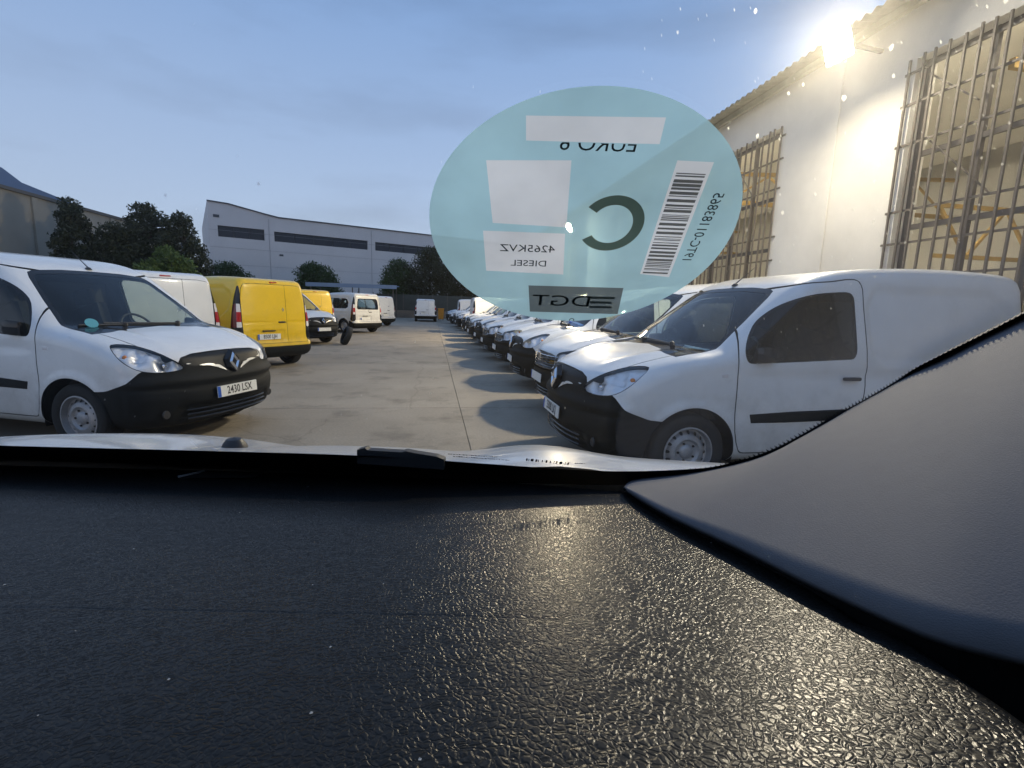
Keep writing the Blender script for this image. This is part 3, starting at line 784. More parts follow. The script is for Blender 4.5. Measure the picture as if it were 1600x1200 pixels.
pane_m = glass('hall_pane', (.90, .90, .86), .05, 1.12)
for wi, (a, b) in enumerate(WINS):
    near = wi in (1, 2)
    xf = WX+.20
    fr = MB()
    for z in (ZS+.04, 2.72, 3.72, ZT-.04): fr.beam((xf, a, z), (xf, b, z), .05, .07)
    for y in (a+.03, a+.95, a+1.62, b-.85, b-.03): fr.beam((xf, y, ZS), (xf, y, ZT), .06, .06, (1, 0, 0))
    fo = fr.build('window_frame', frame_m, wh)
    mesh_obj('pane', [(xf+.03, a, ZS), (xf+.03, b, ZS), (xf+.03, b, ZT), (xf+.03, a, ZT)], [(0, 1, 2, 3)], pane_m, fo)
    xg = WX-.035; nb = 19 if near else 12
    vb = MB().beam((0, 0, ZS-.05), (0, 0, ZT-.0), .026, .026, (1, 0, 0)).build('window_bar', bar_m, fo)
    rr = rnd(wi)
    vb.location = (xg, a-.05, 0)
    for k in range(1, nb+1):
        if near and k in (7, 14) : pass
        c = vb.copy(); link(c); c.location = (xg, a-.05+(b-a+.1)*k/nb+rr.uniform(-.012, .012), rr.uniform(-.02, .02) if near else 0); c.rotation_euler = (rr.uniform(-.004, .004), 0, 0)
    hbm = MB().beam((0, a-.14, 0), (0, b+.14, 0), .022, .03).build('cross_bar', bar_m, fo)
    zs = [ZS+.1, 2.02, 2.48, 2.93, 3.84, 4.38, 4.80]; hbm.location = (xg+.026, 0, zs[0])
    for z in zs[1:]:
        c = hbm.copy(); link(c); c.location = (xg+.026, 0, z)
    if near:
        for (p, q) in (((a+.7, 3.84), (a+1.35, 4.6)), ((b-1.2, 2.95), (b-.35, 3.8)), ((b-.9, 4.1), (b-.2, 4.7))):
            MB().beam((xg+.05, p[0], p[1]), (xg+.05, q[0], q[1]), .018, .018).build('brace_bar', bar_m, fo)
MB().tube([(WX-.03, 7.55, 5.6), (WX-.03, 7.55, .4)], .012, 6).build('conduit', plaster, wh)

# flood lamps on the warehouse wall
flood_glass = mat('flood_lamp_glass', (1, 1, 1), .3, emit=(1.0, .87, .65), estr=830.0)
housing_m = mat('lamp_housing', (.12, .12, .12), .5)
def flood(loc, aim, label, w=.44, h=.40, glow=flood_glass):
    r = empty('flood_lamp', loc); d = Vector(aim).normalized(); r.rotation_euler = d.to_track_quat('X', 'Z').to_euler()
    hs_ = MB(); hs_.prism([(-w/2, -h/2), (w/2, -h/2), (w/2, h/2), (-w/2, h/2)], lambda a, b: (0, a, b), lambda a, b: (-.14, a*.6, b*.6))
    hs_.build('housing', housing_m, r, bevel=.006)
    lg = MB(); lg.lathe([(.001, .10), (.08, .09), (.15, .062), (.185, .028), (.195, .0), (.185, -.015)], 28, 'X'); lg.build('lamp_glass', glow, r, True)
    rim = MB()
    for p, q in (((0, -w/2, -h/2), (0, w/2, -h/2)), ((0, w/2, -h/2), (0, w/2, h/2)), ((0, w/2, h/2), (0, -w/2, h/2)), ((0, -w/2, h/2), (0, -w/2, -h/2))): rim.beam(p, q, .02, .02)
    rim.build('lamp_frame', housing_m, r)
    M3 = r.rotation_euler.to_matrix().transposed(); back = M3 @ (Vector((WX, loc[1], loc[2]))-Vector(loc))
    MB().beam((-.13, 0, 0), back, .05, .05).build('bracket', housing_m, r)
    tag(r, label, 'flood lamp', 'flood lamps on the warehouse wall'); return r
flood((5.85, 6.90, 5.34), (-.92, -.10, -.36), 'bright warm flood lamp under the eave above the nearest white van')
far_glass = mat('far_lamp_glass', (1, 1, 1), .3, emit=(1.0, .82, .54), estr=1500.0)
flood((6.12, 22.0, 5.05), (-.86, -.10, -.50), 'farther flood lamp on the wall, glowing through the teal windscreen sticker', glow=far_glass)

# ------------------------------------------------------------------ far buildings
grey_clad = mat('grey_cladding', (.66, .62, .60), .8, var=.08, vscale=.25, bump=.15, bscale=4)
win_dark = mat('dark_window_glass', (.03, .036, .05), .35, spec=.3)
cap_m = mat('parapet_cap', (.07, .075, .085), .5)
fb_ = empty('far_warehouse', (-29.2, 71.5, 0)); fb_.rotation_euler = (0, 0, math.atan2(17.5, 39))
tag(fb_, 'long grey clad warehouse with dark strip windows and raised left corner', 'warehouse')
LW = 46.0
# front wall in local x (along), z up ; parapet outline dips from the raised corner
top = [(0, 13.95), (2.4, 13.85), (3.8, 13.60), (5.2, 13.35), (6.8, 13.06), (8.5, 12.80), (LW, 12.78)]
strips = [(1.05, 6.6, 9.55, 11.0), (7.85, 21.0, 9.55, 10.9), (22.2, 36.2, 9.55, 10.85), (37.4, 44.5, 9.55, 10.8)]
fw = MB(); pts = [0, 1.05, 2.4, 3.8, 5.2, 6.6, 6.8, 7.85, 8.5, 21.0, 22.2, 36.2, 37.4, 44.5, LW]
tz = lambda x: float(np.interp(x, [t[0] for t in top], [t[1] for t in top]))
for a, b in zip(pts[:-1], pts[1:]):
    m_ = (a+b)/2; s_ = [q for q in strips if q[0] <= m_ <= q[1]]
    def quad(za0, za1, zb0, zb1): fw.add([(a, 0, za0), (b, 0, zb0), (b, 0, zb1), (a, 0, za1), (a, .4, za0), (b, .4, zb0), (b, .4, zb1), (a, .4, za1)], [(0,1,2,3),(7,6,5,4),(0,4,5,1),(3,2,6,7)])
    if s_: quad(0, s_[0][2], 0, s_[0][2]); quad(s_[0][3], tz(a), s_[0][3], tz(b))
    else: quad(0, tz(a), 0, tz(b))
fw.add([(0, 0, 0), (0, 30, 0), (0, 30, 13.9), (0, 0, 13.95)], [(0, 1, 2, 3)])
fw.add([(LW, 0, 0), (LW, 30, 0), (LW, 30, 12.7), (LW, 0, 12.75)], [(0, 1, 2, 3)])
fw.build('wall', grey_clad, fb_)
MB().add([(0, .2, 12.6), (LW, .2, 12.6), (LW, 30, 12.6), (0, 30, 12.6)], [(0, 1, 2, 3)]).build('roof', cap_m, fb_)
cp = MB()
for (a, za), (b, zb) in zip(top[:-1], top[1:]): cp.beam((a, .15, za+.06), (b, .15, zb+.06), .6, .14)
cp.build('parapet_cap', cap_m, fb_)
for (a, b, z0, z1) in strips:
    n = max(3, int((b-a)/2.3)); st = MB().box((a+.0, .30, z0), (b, .36, z1)).build('strip_window', cap_m, fb_)
    for k in range(n):
        MB().box((a+(b-a)*k/n+.06, .20, z0+.07), (a+(b-a)*(k+1)/n-.06, .25, z1-.07)).build('pane', win_dark, st)
MB().box((.6, -.06, 12.0), (1.3, -.01, 12.35)).build('vent', cap_m, fb_); MB().box((8.4, -.06, 7.6), (8.9, -.01, 7.85)).build('vent', cap_m, fb_)
for x in (7.2, 21.6, 36.8): MB().beam((x, -.015, 0), (x, -.015, 12.5), .05, .03, (1, 0, 0)).build('cladding_joint', mat('joint_grey', (.30, .29, .30), .8), fb_)
for k in range(5): MB().beam((0, -.012, 2.2+2.2*k-.6), (LW, -.012, 2.2+2.2*k-.6), .02, .025).build('cladding_joint', MATS['joint_grey'], fb_)

beige_wall = mat('beige_render', (.34, .31, .26), .9, var=.15, vscale=.5, bump=.2, bscale=8)
blue_roof = mat('blue_grey_roof', (.16, .22, .34), .6, var=.1, vscale=.6)
lb = empty('side_hall', (-21, 22, 0)); tag(lb, 'low beige rendered hall at the left edge behind the trees', 'building')
MB().box((-12, 0, 0), (0, 24, 6.45)).build('wall', beige_wall, lb)
MB().box((-12.1, -.1, 6.45), (.12, 24.1, 6.62)).build('roof', mat('dull_coping', (.13, .12, .11), .8), lb)
for y in (5.2, 8.4, 11.6, 14.8): MB().box((.0, y, 0), (.10, y+.35, 6.40)).build('pilaster', beige_wall, lb)
l2 = empty('blue_roofed_hall', (-29, 34, 0)); tag(l2, 'hall with blue-grey stepped roof rising behind the beige hall', 'building')
MB().box((-14, -14, 0), (0, 30, 7.0)).build('wall', mat('hall_grey', (.25, .26, .30), .8), l2)
r2 = MB(); zz = [(-14, 9.9), (5.0, 9.8), (5.7, 9.72), (7.2, 9.12), (15, 8.43), (22, 8.0), (30, 7.7)]
r2.prism([(-14, 6.9)]+zz+[(30, 6.9)], lambda a, b: (-14, a, b), lambda a, b: (.15, a, b)); r2.build('roof', blue_roof, l2)
for k in range(14): MB().box((.15, -13.6+2.5*k, 6.95), (.19, -13.55+2.5*k, 7.28)).build('roof_seam', MATS['dull_coping'], l2)

# carport canopy and boundary fence at the far end
can_m = mat('canopy_sheet', (.20, .27, .38), .5, var=.1, vscale=1)
cp_ = empty('carport', (-7.2, 46, 0)); tag(cp_, 'flat blue-grey carport roof on thin posts at the far end of the yard', 'carport')
rfm = MB(); Vv = []; Ff = []
n = 120
for k in range(n+1):
    x = -3.9+7.8*k/n; w = .03*(1 if (k//2) % 2 else -1)
    for (y, z) in ((0, 2.92), (4.5, 3.10)): Vv.append((x, y, z+w))
Ff = [(2*k, 2*k+1, 2*k+3, 2*k+2) for k in range(n)]
mesh_obj('roof', Vv, Ff, can_m, cp_)
MB().box((-3.95, -.06, 2.72), (3.95, .0, 3.06)).build('fascia', can_m, cp_)
for x in (-3.6, 0, 3.6):
    for y in (.3, 4.2): MB().beam((x, y, 0), (x, y, 2.92), .09, .09, (1, 0, 0)).build('post', frame_m, cp_)
    MB().beam((x, 0, 2.82), (x, 4.5, 3.0), .08, .12).build('rafter', frame_m, cp_)
fence_m = mat('fence_sheet', (.055, .065, .06), .7, var=.2, vscale=1)
fe = empty('boundary_fence', (-2, 51.6, 0)); tag(fe, 'dark green sheet fence closing the far end of the yard', 'fence')
for k in range(22):
    MB().box((-16+1.5*k+.03, -.02, .1), (-16+1.5*k+1.47, .02, 2.35)).build('panel', fence_m, fe, bevel=.004)
for k in range(23): MB().beam((-16+1.5*k, 0, 0), (-16+1.5*k, 0, 2.5), .06, .06, (1, 0, 0)).build('post', frame_m, fe)
MB().box((-16, -.30, 0), (17, -.08, .75)).build('base_wall', mat('fence_block', (.24, .20, .16), .9, var=.25, vscale=1.5), fe)
fl = empty('side_fence', (-17.2, 24, 0)); tag(fl, 'low dark mesh fence behind the left row of vans', 'fence')
for k in range(24): MB().box((-.02, -18+1.9*k+.04, .1), (.02, -18+1.9*k+1.86, 1.5)).build('panel', fence_m, fl)
for k in range(25): MB().beam((0, -18+1.9*k, 0), (0, -18+1.9*k, 1.6), .06, .06, (1, 0, 0)).build('post', frame_m, fl)

# ------------------------------------------------------------------ trees
bark = mat('bark', (.07, .05, .035), .95, var=.4, vscale=9, bump=.6, bscale=24)
def leaf_mat(name, col, col2):
    m = bpy.data.materials.new(name); m.use_nodes = True; N = m.node_tree.nodes; Lk = m.node_tree.links; b = N['Principled BSDF']
    g = N.new('ShaderNodeNewGeometry'); r = N.new('ShaderNodeValToRGB'); r.color_ramp.elements[0].color = (*col, 1); r.color_ramp.elements[1].color = (*col2, 1)
    Lk.new(g.outputs['Random Per Island'], r.inputs['Fac']); Lk.new(r.outputs['Color'], b.inputs['Base Color']); b.inputs['Roughness'].default_value = .6
    tr = N.new('ShaderNodeBsdfTranslucent'); Lk.new(r.outputs['Color'], tr.inputs['Color']); mx = N.new('ShaderNodeMixShader'); mx.inputs[0].default_value = .3
    Lk.new(b.outputs[0], mx.inputs[1]); Lk.new(tr.outputs[0], mx.inputs[2]); Lk.new(mx.outputs[0], N['Material Output'].inputs['Surface']); return m
leaf_dark = leaf_mat('leaf_dark', (.020, .026, .012), (.055, .065, .028))
leaf_mid = leaf_mat('leaf_mid', (.030, .055, .018), (.075, .115, .035))
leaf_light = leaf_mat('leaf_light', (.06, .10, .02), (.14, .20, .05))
def tree(loc, h, rad, seed, lm, label, n=5200, leaf=.16, lobes=14, low=.25, conic=0.0, group='trees beyond the yard', cat='tree', flat=1.0):
    rr = np.random.RandomState(seed); root = empty('tree', loc); tag(root, label, cat, group)
    tk = MB(); P = [(0, 0, 0)]; x = y = 0
    for k in range(1, 6):
        x += rr.uniform(-.09, .09)*h*.12; y += rr.uniform(-.09, .09)*h*.12; P.append((x, y, h*.80*k/5))
    tk.tube(P, [h*.022*(1-.15*k) for k in range(6)], 8)
    C = []
    for k in range(lobes):
        f = (k+.5)/lobes; a = k*2.4+rr.uniform(-.5, .5); z = h*(low+(1-low)*f*.90)
        env = (math.sin(math.pi*min(1, .18+.82*f))**.6)*(1-conic)+conic*(1.05-f)
        rho = rad*env*rr.uniform(.35, .75); cx, cy = rho*math.cos(a), rho*math.sin(a)
        C.append((cx, cy, z, rad*rr.uniform(.30, .52)*(.55+.45*env)))
        j = min(4, int(f*4)); base = Vector(P[j+1 if j < 4 else 4])
        tk.tube([base, (base+Vector((cx, cy, z)))*.5+Vector((0, 0, .1)), (cx, cy, z)], [h*.010, h*.006, h*.002], 5, False)
    tk.build('trunk', bark, root, True)
    C = np.array(C); w = C[:, 3]**2; idx = rr.choice(len(C), n, p=w/w.sum())
    d = rr.normal(size=(n, 3)); d /= np.linalg.norm(d, axis=1)[:, None]
    r_ = rr.uniform(.25, 1, n)**.5*rr.uniform(.8, 1.22, n)
    ctr = C[idx, :3]+d*(C[idx, 3]*r_)[:, None]*np.array([1, 1, .8*flat])
    ctr[:, 2] = np.maximum(ctr[:, 2], .25)
    a = rr.normal(size=(n, 3))+d*.4; a /= np.linalg.norm(a, axis=1)[:, None]
    b = np.cross(a, rr.normal(size=(n, 3))); b /= np.linalg.norm(b, axis=1)[:, None]
    s = leaf*rr.uniform(.55, 1.3, n)[:, None]
    V = np.stack([ctr-a*s, ctr+b*s*.45, ctr+a*s, ctr-b*s*.45], 1).reshape(-1, 3)
    F = np.arange(4*n).reshape(-1, 4)
    mesh_obj('crown', V, F.tolist(), lm, root); return root
T = tree
T((-17.9, 28.5, 0), 6.5, 1.5, 1, leaf_dark, 'tall thin dark tree next to the beige hall, leftmost of the trees', 13000, 0.093, 26, .1, .35)
T((-16.6, 29.5, 0), 5.4, 1.9, 2, leaf_dark, 'broad low dark tree between the leftmost thin tree and the tallest one', 16250, 0.099, 30, .08)
T((-15.6, 30.5, 0), 6.9, 1.8, 3, leaf_dark, 'tallest dark tree in the middle of the left clump', 15500, 0.093, 30, .1, .2)
T((-13.7, 30.0, 0), 6.3, 1.6, 4, leaf_dark, 'dark upright tree at the right end of the left clump beside the grey warehouse', 13000, 0.093, 28, .12, .2)
T((-12.9, 27.0, 0), 4.0, 1.5, 5, leaf_light, 'bright green bush-like tree above the white van roof', 13000, 0.087, 26, .1)
T((-23.5, 62, 0), 5.6, 3.0, 6, leaf_mid, 'rounded dense tree before the grey warehouse above the first yellow van', 16250, 0.136, 32, .2)
T((-13.8, 61, 0), 5.9, 3.0, 7, leaf_mid, 'rounded dense tree before the grey warehouse above the carport roof', 16250, 0.136, 32, .2)
T((-3.6, 56, 0), 6.4, 2.6, 8, leaf_mid, 'left one of the big dark trees behind the far boundary fence', 16250, 0.124, 32, .1)
T((-.2, 55.5, 0), 8.0, 3.2, 9, leaf_dark, 'tallest olive-brown tree behind the far fence, touching the sticker edge', 18750, 0.124, 36, .1)
T((4.0, 57, 0), 7.6, 3.2, 10, leaf_dark, 'dark tree behind the far fence, mostly hidden by the sticker', 16250, 0.124, 32, .1)
# ------------------------------------------------------------------ parked vans
proto = {'van': make_van('diamond'), 'shield': make_van('shield'), 'combi': make_van('diamond', grey_paint, True)}
used = set()
def repaint(o, src, dst):
    for ch in o.children:
        if ch.type == 'MESH' and ch.material_slots and ch.data.materials[0] == src:
            ch.material_slots[0].link = 'OBJECT'; ch.material_slots[0].material = dst
        repaint(ch, src, dst)
def van(kind, label, nose=None, rear=None, hd=180, paint=None, front_text=None, rear_text=None, group=None, front_plate=True):
    o = proto[kind] if kind not in used else copy_tree(proto[kind])
    pend.append((kind, o)) if kind in used else used.add(kind)
    a = R(hd); f = (math.cos(a), math.sin(a))
    if nose: o.location = (nose[0]-X0*f[0], nose[1]-X0*f[1], 0)
    else: o.location = (rear[0]+(4.28-X0)*f[0], rear[1]+(4.28-X0)*f[1], 0)
    _j = rnd(len(todo)*7+1)
    if len(todo) not in (0, 15): o.location.x += _j.uniform(-.06, .06); a += R(_j.uniform(-1.1, 1.1))
    o.rotation_euler = (0, 0, a); tag(o, label, 'van', group)
    todo.append((o, front_text, rear_text, paint, front_plate)); return o
pend = []; todo = []
GR_, GL_ = 'vans parked along the warehouse', 'vans parked on the left side of the yard'
V1 = van('van', 'nearest white van on the right, black bumper, seen side-on with big headlamp', (1.10, 4.27), hd=181, front_text='3300 LKJ', group=GR_)
van('shield', 'white van with dark barred grille and shield badge next to the nearest right van', (1.42, 6.32), hd=180.5, group=GR_)
V3 = van('van', 'white van third from the front on the right, blue folder behind its windscreen', (1.33, 8.55), hd=180, group=GR_)
van('shield', 'fourth white van of the right row with round-ended headlamp and dark front', (1.34, 10.9), hd=181, group=GR_)
van('shield', 'fifth white van counted from the near end of the right row', (1.33, 13.15), hd=180, group=GR_)
van('van', 'sixth white van counted from the near end of the right row', (1.37, 15.6), hd=180, group=GR_)
van('shield', 'seventh white van counted from the near end of the right row', (1.36, 18.0), hd=181, group=GR_)
van('van', 'eighth white van, second nose this side of the tail-out van on the right', (1.38, 20.4), hd=180, group=GR_)
van('van', 'ninth white van, the nose just this side of the tail-out van on the right', (1.40, 22.7), hd=179, group=GR_)
van('van', 'white van backed out nose to the wall in the right row, red tail lamp showing', rear=(1.85, 24.9), hd=1, group=GR_)
van('shield', 'white van nose just beyond the tail-out van on the right', (1.3, 27.8), hd=181, group=GR_)
van('van', 'second white van nose beyond the tail-out van on the right', (1.2, 30.2), hd=180, group=GR_)
van('shield', 'third white van nose beyond the tail-out van on the right', (1.1, 32.7), hd=180, group=GR_)
van('van', 'far white van with its tail toward the aisle near the right row end', rear=(1.7, 35.3), hd=0, group=GR_)
van('van', 'last white van nose at the far end of the right row', (1.0, 38.0), hd=180, group=GR_)
VL = van('van', 'white van at left, nose toward the aisle, plate 2430 LSX', (-1.98, 5.26), hd=-21.5, front_text='2430 LSX', group=GL_)
van('van', 'white van with closed rear doors between the left front van and the yellow van', rear=(-4.3, 9.0), hd=140, group=GL_)
van('van', 'large yellow van seen from behind, plate ending LJH', rear=(-3.1, 10.6), hd=145, paint=yellow_paint, rear_text='8500 LJH', group=GL_)
van('van', 'pale grey van nose-out between the two yellow vans, beside the loose tyre', (-3.45, 16.6), hd=-38, paint=grey_paint, group=GL_)
van('van', 'smaller, farther yellow van behind the pale grey van nose', rear=(-4.3, 19.5), hd=140, paint=yellow_paint, group=GL_)
van('combi', 'silver-white passenger van with glazed flank and big rear window', rear=(-2.9, 23.5), hd=140, group=GL_)
van('van', 'white van nose half hidden behind the glazed passenger van', (-3.15, 28.2), hd=-33, group=GL_)
van('van', 'white van with plain rear doors beyond the glazed passenger van', rear=(-2.75, 31.0), hd=147, group=GL_)
van('van', 'farthest white van nose on the left near the carport', (-3.6, 38.5), hd=-30, group=GL_)
van('van', 'lone white van driving lane centre at the far end, tail toward the viewer', rear=(-.55, 40.5), hd=91)
for o, ft, rt, paint, fpl in todo:
    if paint:
        repaint(o, white_paint, paint)
    plate(o, (X0+.012, 0, .515), 0, ft, tilt=R(-4))
    if rt:
        for ch in list(o.children):
            if ch.name.startswith('number_plate') and ch.location.x < 0:
                t = text_mesh('plate_text', rt, .098, ink, ch, ext=.0004, bold=.0012)
                t.rotation_euler = (R(90), 0, R(90)); t.location = (.0052, .02, 0); t.scale = (.86, 1.12, 1)
for o in [WHEEL]: 
    for c in list(o.children):
        for d in list(c.children): bpy.data.objects.remove(d, do_unlink=True)
        bpy.data.objects.remove(c, do_unlink=True)
    _wm = o.data; bpy.data.objects.remove(o, do_unlink=True)
# small round sticker inside the left van's windscreen
_s = MB(); _s.lathe([(.001, .0), (.052, .0)], 24, 'Z'); _d = _s.build('windscreen_sticker', mat('teal_disc', (.10, .36, .42), .5), VL)
_d.location = (X0-1.045, -.56, 1.155); _d.rotation_euler = (R(12), R(52), 0)
# loose tyre leaning by the pale grey van
ty = link(bpy.data.objects.new('loose_tyre', _wm)); ty.location = (-2.86, 16.92, .30); ty.rotation_euler = (R(22), 0, R(112))
tag(ty, 'loose black tyre standing tilted on the concrete beside the pale grey van', 'tyre')
# papers and a folder on dashboards
def on_van(v, x, y, z): return v.matrix_basis @ Vector((X0-x, y, z))
bpy.context.view_layer.update()
paper = mat('paper', (.72, .80, .80), .8, var=.06, vscale=12)
for k, (x, y, rz, lab) in enumerate(((1.20, .46, .3, 'pale paper sheet lying on the nearest right van dashboard'), (1.27, .30, -.2, 'second pale paper on the nearest right van dashboard, farther from its door'))):
    p = MB().box((-.10, -.14, 0), (.10, .14, .012)).build('paper_sheet', paper, None); p.location = on_van(V1, x, y, 1.093); p.rotation_euler = (0, R(-10), V1.rotation_euler.z+rz); tag(p, lab, 'paper')
p = MB().box((-.09, -.15, 0), (.09, .15, .07)).build('blue_folder', mat('blue_card', (.03, .14, .50), .6), None, bevel=.008)
p.location = on_van(V3, 1.17, .18, 1.095); p.rotation_euler = (.2, .1, .4); tag(p, 'blue folder on the dashboard behind the third right van windscreen', 'folder')
# orange bin at the far end
bn = empty('wheeled_bin', (.75, 45.5, 0)); bin_m = mat('orange_bin', (.62, .26, .02), .5, var=.15, vscale=4)
MB().prism([(-.27, -.30), (.27, -.30), (.27, .30), (-.27, .30)], lambda a, b: (a*.8, b*.8, .10), lambda a, b: (a, b, 1.02)).build('bin_body', bin_m, bn, bevel=.02)
MB().box((-.30, -.34, 1.02), (.30, .33, 1.09)).build('lid', bin_m, bn, bevel=.02)
for x in (-.2, .2):
    w = MB(); w.lathe([(.001, -.03), (.10, -.03), (.10, .03), (.001, .03)], 14, 'X', (x, .27, .10)); w.build('wheel', rubber, bn, True)
tag(bn, 'small orange wheeled bin right of the far lone van', 'bin')

# ------------------------------------------------------------------ the car the view is taken from
CAR = empty('car', (0, 0, 0), R(-YAW))
tag(CAR, 'car the view looks out of: dark dashboard, windscreen, grey pillar and white bonnet', 'car')
Z0 = CAM_H; CXL = -.30; YN = 1.65
def gmat_dash():
    m = bpy.data.materials.new('dash_leather'); m.use_nodes = True; N = m.node_tree.nodes; Lk = m.node_tree.links; b = N['Principled BSDF']
    b.inputs['Base Color'].default_value = (.010, .010, .010, 1); b.inputs['Roughness'].default_value = .30; b.inputs['Specular IOR Level'].default_value = .17
    t = N.new('ShaderNodeTexCoord')
    nd = N.new('ShaderNodeTexNoise'); nd.inputs['Scale'].default_value = 90; nd.inputs['Detail'].default_value = 3
    Lk.new(t.outputs['Object'], nd.inputs['Vector'])
    ad = N.new('ShaderNodeVectorMath'); ad.operation = 'MULTIPLY_ADD'; ad.inputs[1].default_value = (.009, .009, .009)
    Lk.new(nd.outputs['Color'], ad.inputs[0]); Lk.new(t.outputs['Object'], ad.inputs[2])
    v = N.new('ShaderNodeTexVoronoi'); v.feature = 'DISTANCE_TO_EDGE'; v.inputs['Scale'].default_value = 340
    v.inputs['Randomness'].default_value = 1.0
    Lk.new(ad.outputs[0], v.inputs['Vector'])
    inv = N.new('ShaderNodeMapRange'); inv.interpolation_type = 'SMOOTHSTEP'; inv.inputs['From Min'].default_value = .0; inv.inputs['From Max'].default_value = .26; Lk.new(v.outputs['Distance'], inv.inputs['Value'])
    n2 = N.new('ShaderNodeTexNoise'); n2.inputs['Scale'].default_value = 700; n2.inputs['Detail'].default_value = 2; Lk.new(t.outputs['Object'], n2.inputs['Vector'])
    mx = N.new('ShaderNodeMath'); mx.operation = 'MULTIPLY_ADD'; mx.inputs[1].default_value = .22; Lk.new(n2.outputs['Fac'], mx.inputs[0]); Lk.new(inv.outputs[0], mx.inputs[2])
    bp = N.new('ShaderNodeBump'); bp.inputs['Strength'].default_value = .33; bp.inputs['Distance'].default_value = .0006
    Lk.new(mx.outputs[0], bp.inputs['Height']); Lk.new(bp.outputs[0], b.inputs['Normal'])
    return m
dash_m = gmat_dash(); GLOW_DENSITY = 3.0
# dashboard top
ny_, nx_ = 90, 110
ye = np.array([-.35, 0, .08, .1359, .1588, .1851, .2162, .2203, .2664, .3353, .4166, .4866, .498, .52]); xe = np.array([.20, .195, .195, .1937, .1976, .1984, .1992, .1865, .1905, .1778, .1586, .1388, .1345, .125])
def dash_z(y):
    t = .50-y; return -.195+.15*(.5*(t+math.sqrt(t*t+.0016)))-.35*max(0, .10-y)**1.5
fx = np.array([-1.2, -.9, -.59, -.22, .0, .134, .3]); fy = np.array([.50, .520, .530, .534, .523, .498, .46])
b_ = np.unique(np.r_[np.linspace(0, 1, ny_), np.linspace(.635, .668, 34)]); a_ = np.r_[np.linspace(0, .93, nx_-18), np.linspace(.932, 1, 18)]
Vd = []
for bb in b_:
    for aa in a_:
        y = -.35+bb*(.52+.35)
        for _it in range(5):
            xr = float(np.interp(y, ye, xe)); x = -1.15+aa*(xr+1.15); y = -.35+bb*(float(np.interp(x, fx, fy))+.35)
        z = dash_z(y)
        z -= .007*max(0, (aa-.99)/.01)**2+.010*max(0, (bb-.985)/.015)**2
        if abs(y-.2185-.006*math.sin(x*4)) < .0011: z -= .0003
        Vd.append((x, y, z+Z0))
nxx = len(a_); Fd = [(j*nxx+i, j*nxx+i+1, (j+1)*nxx+i+1, (j+1)*nxx+i) for j in range(len(b_)-1) for i in range(nxx-1)]
dash = mesh_obj('dashboard', Vd, Fd, dash_m, CAR, True)
soft_black = mat('soft_black', (.006, .006, .007), .85)
sl = MB(); sl.add([(-.347, .489, -.1900+Z0), (-.277, .4968, -.1905+Z0), (-.276, .5142, -.1915+Z0), (-.3476, .5142, -.1915+Z0)], [(0, 1, 2, 3)]).build('slot_shade', soft_black, dash)  # flat black patch laid on the dashboard for the shade in the recess
MB().beam((-.353, .490, -.1895+Z0), (-.340, .5135, -.1905+Z0), .0025, .0015).build('slot_edge', mat('pale_edge', (.45, .45, .45), .5), dash)
rr = rnd(21); fl_ = MB()
for k in range(46):
    x, y = rr.uniform(-.30, .17), rr.uniform(.10, .50); r_ = rr.uniform(.00025, .0006); z = dash_z(y)+.0009+Z0
    fl_.add([(x-r_, y-r_*.6, z), (x+r_*.8, y-r_, z+r_*.4), (x+r_, y+r_*.7, z), (x-r_*.6, y+r_, z+r_*.3)], [(0, 1, 2, 3)])
tag(fl_.build('dust_flakes', mat('dust_flake', (.55, .53, .5), .9), dash), kind='stuff')
# dark facia below the dashboard edge
MB().box((-1.15, -.30, -.95+Z0), (.27, .47, -.27+Z0)).build('facia', soft_black, CAR)
# pillar trim on the right
U = np.array([(.146,.5533,-.2067),(.1529,.5384,-.1953),(.2229,.5291,-.182),(.288,.5186,-.1584),(.324,.5177,-.1363),(.3862,.5369,-.1061),(.4615,.5729,-.0790),(.5326,.5901,-.0415),(.5489,.5632,-.0150),(.5639,.5394,.0075),(.5754,.4959,.0430),(.58,.35,.15),(.57,.15,.29)])
Lw = np.array([(.126,.488,-.183),(.1201,.4671,-.1767),(.1361,.3788,-.1644),(.1572,.3106,-.1543),(.1729,.2489,-.1451),(.1864,.2102,-.1394),(.196,.1925,-.1368),(.2148,.1798,-.1349),(.234,.1638,-.1324),(.29,.10,-.13),(.36,-.08,-.13)])
Lw[:, 2] -= .006
tt = np.linspace(0, 1, 60); s0 = np.r_[0, np.cumsum(np.linalg.norm(np.diff(U, axis=0), axis=1))]; s1 = np.r_[0, np.cumsum(np.linalg.norm(np.diff(Lw, axis=0), axis=1))]
kk = np.arange(len(U))
def crv(P, t):
    i = t*(len(P)-1); c = catmull(P, .02); s = np.r_[0, np.cumsum(np.linalg.norm(np.diff(c, axis=0), axis=1))]
    return np.stack([np.interp(t*s[-1], s, c[:, k]) for k in range(3)], -1)
UU, LL = crv(U, tt), crv(Lw, tt)
Vp = []; nm = 22
for i in range(60):
    for j in range(nm+1):
        w = j/nm; p = UU[i]*(1-w)+LL[i]*w
        bul = .007*math.sin(math.pi*w)*min(1, .2+i/25)
        p = p+np.array([-.75*bul, -.35*bul, .35*bul])
        Vp.append((p[0], p[1], p[2]+Z0))
Fp = [(i*(nm+1)+j, i*(nm+1)+j+1, (i+1)*(nm+1)+j+1, (i+1)*(nm+1)+j) for i in range(59) for j in range(nm)]
pil_m = mat('pillar_trim', (.112, .111, .124), .75, var=.05, vscale=60, bump=.10, bscale=900)
pt_ = mesh_obj('pillar_trim', Vp, Fp, pil_m, CAR, True)
_c = pt_.data.polygons[len(Fp)//2]; TRIM_IN = _c.normal.dot(Vector((0, 0, Z0))-_c.center) > 0
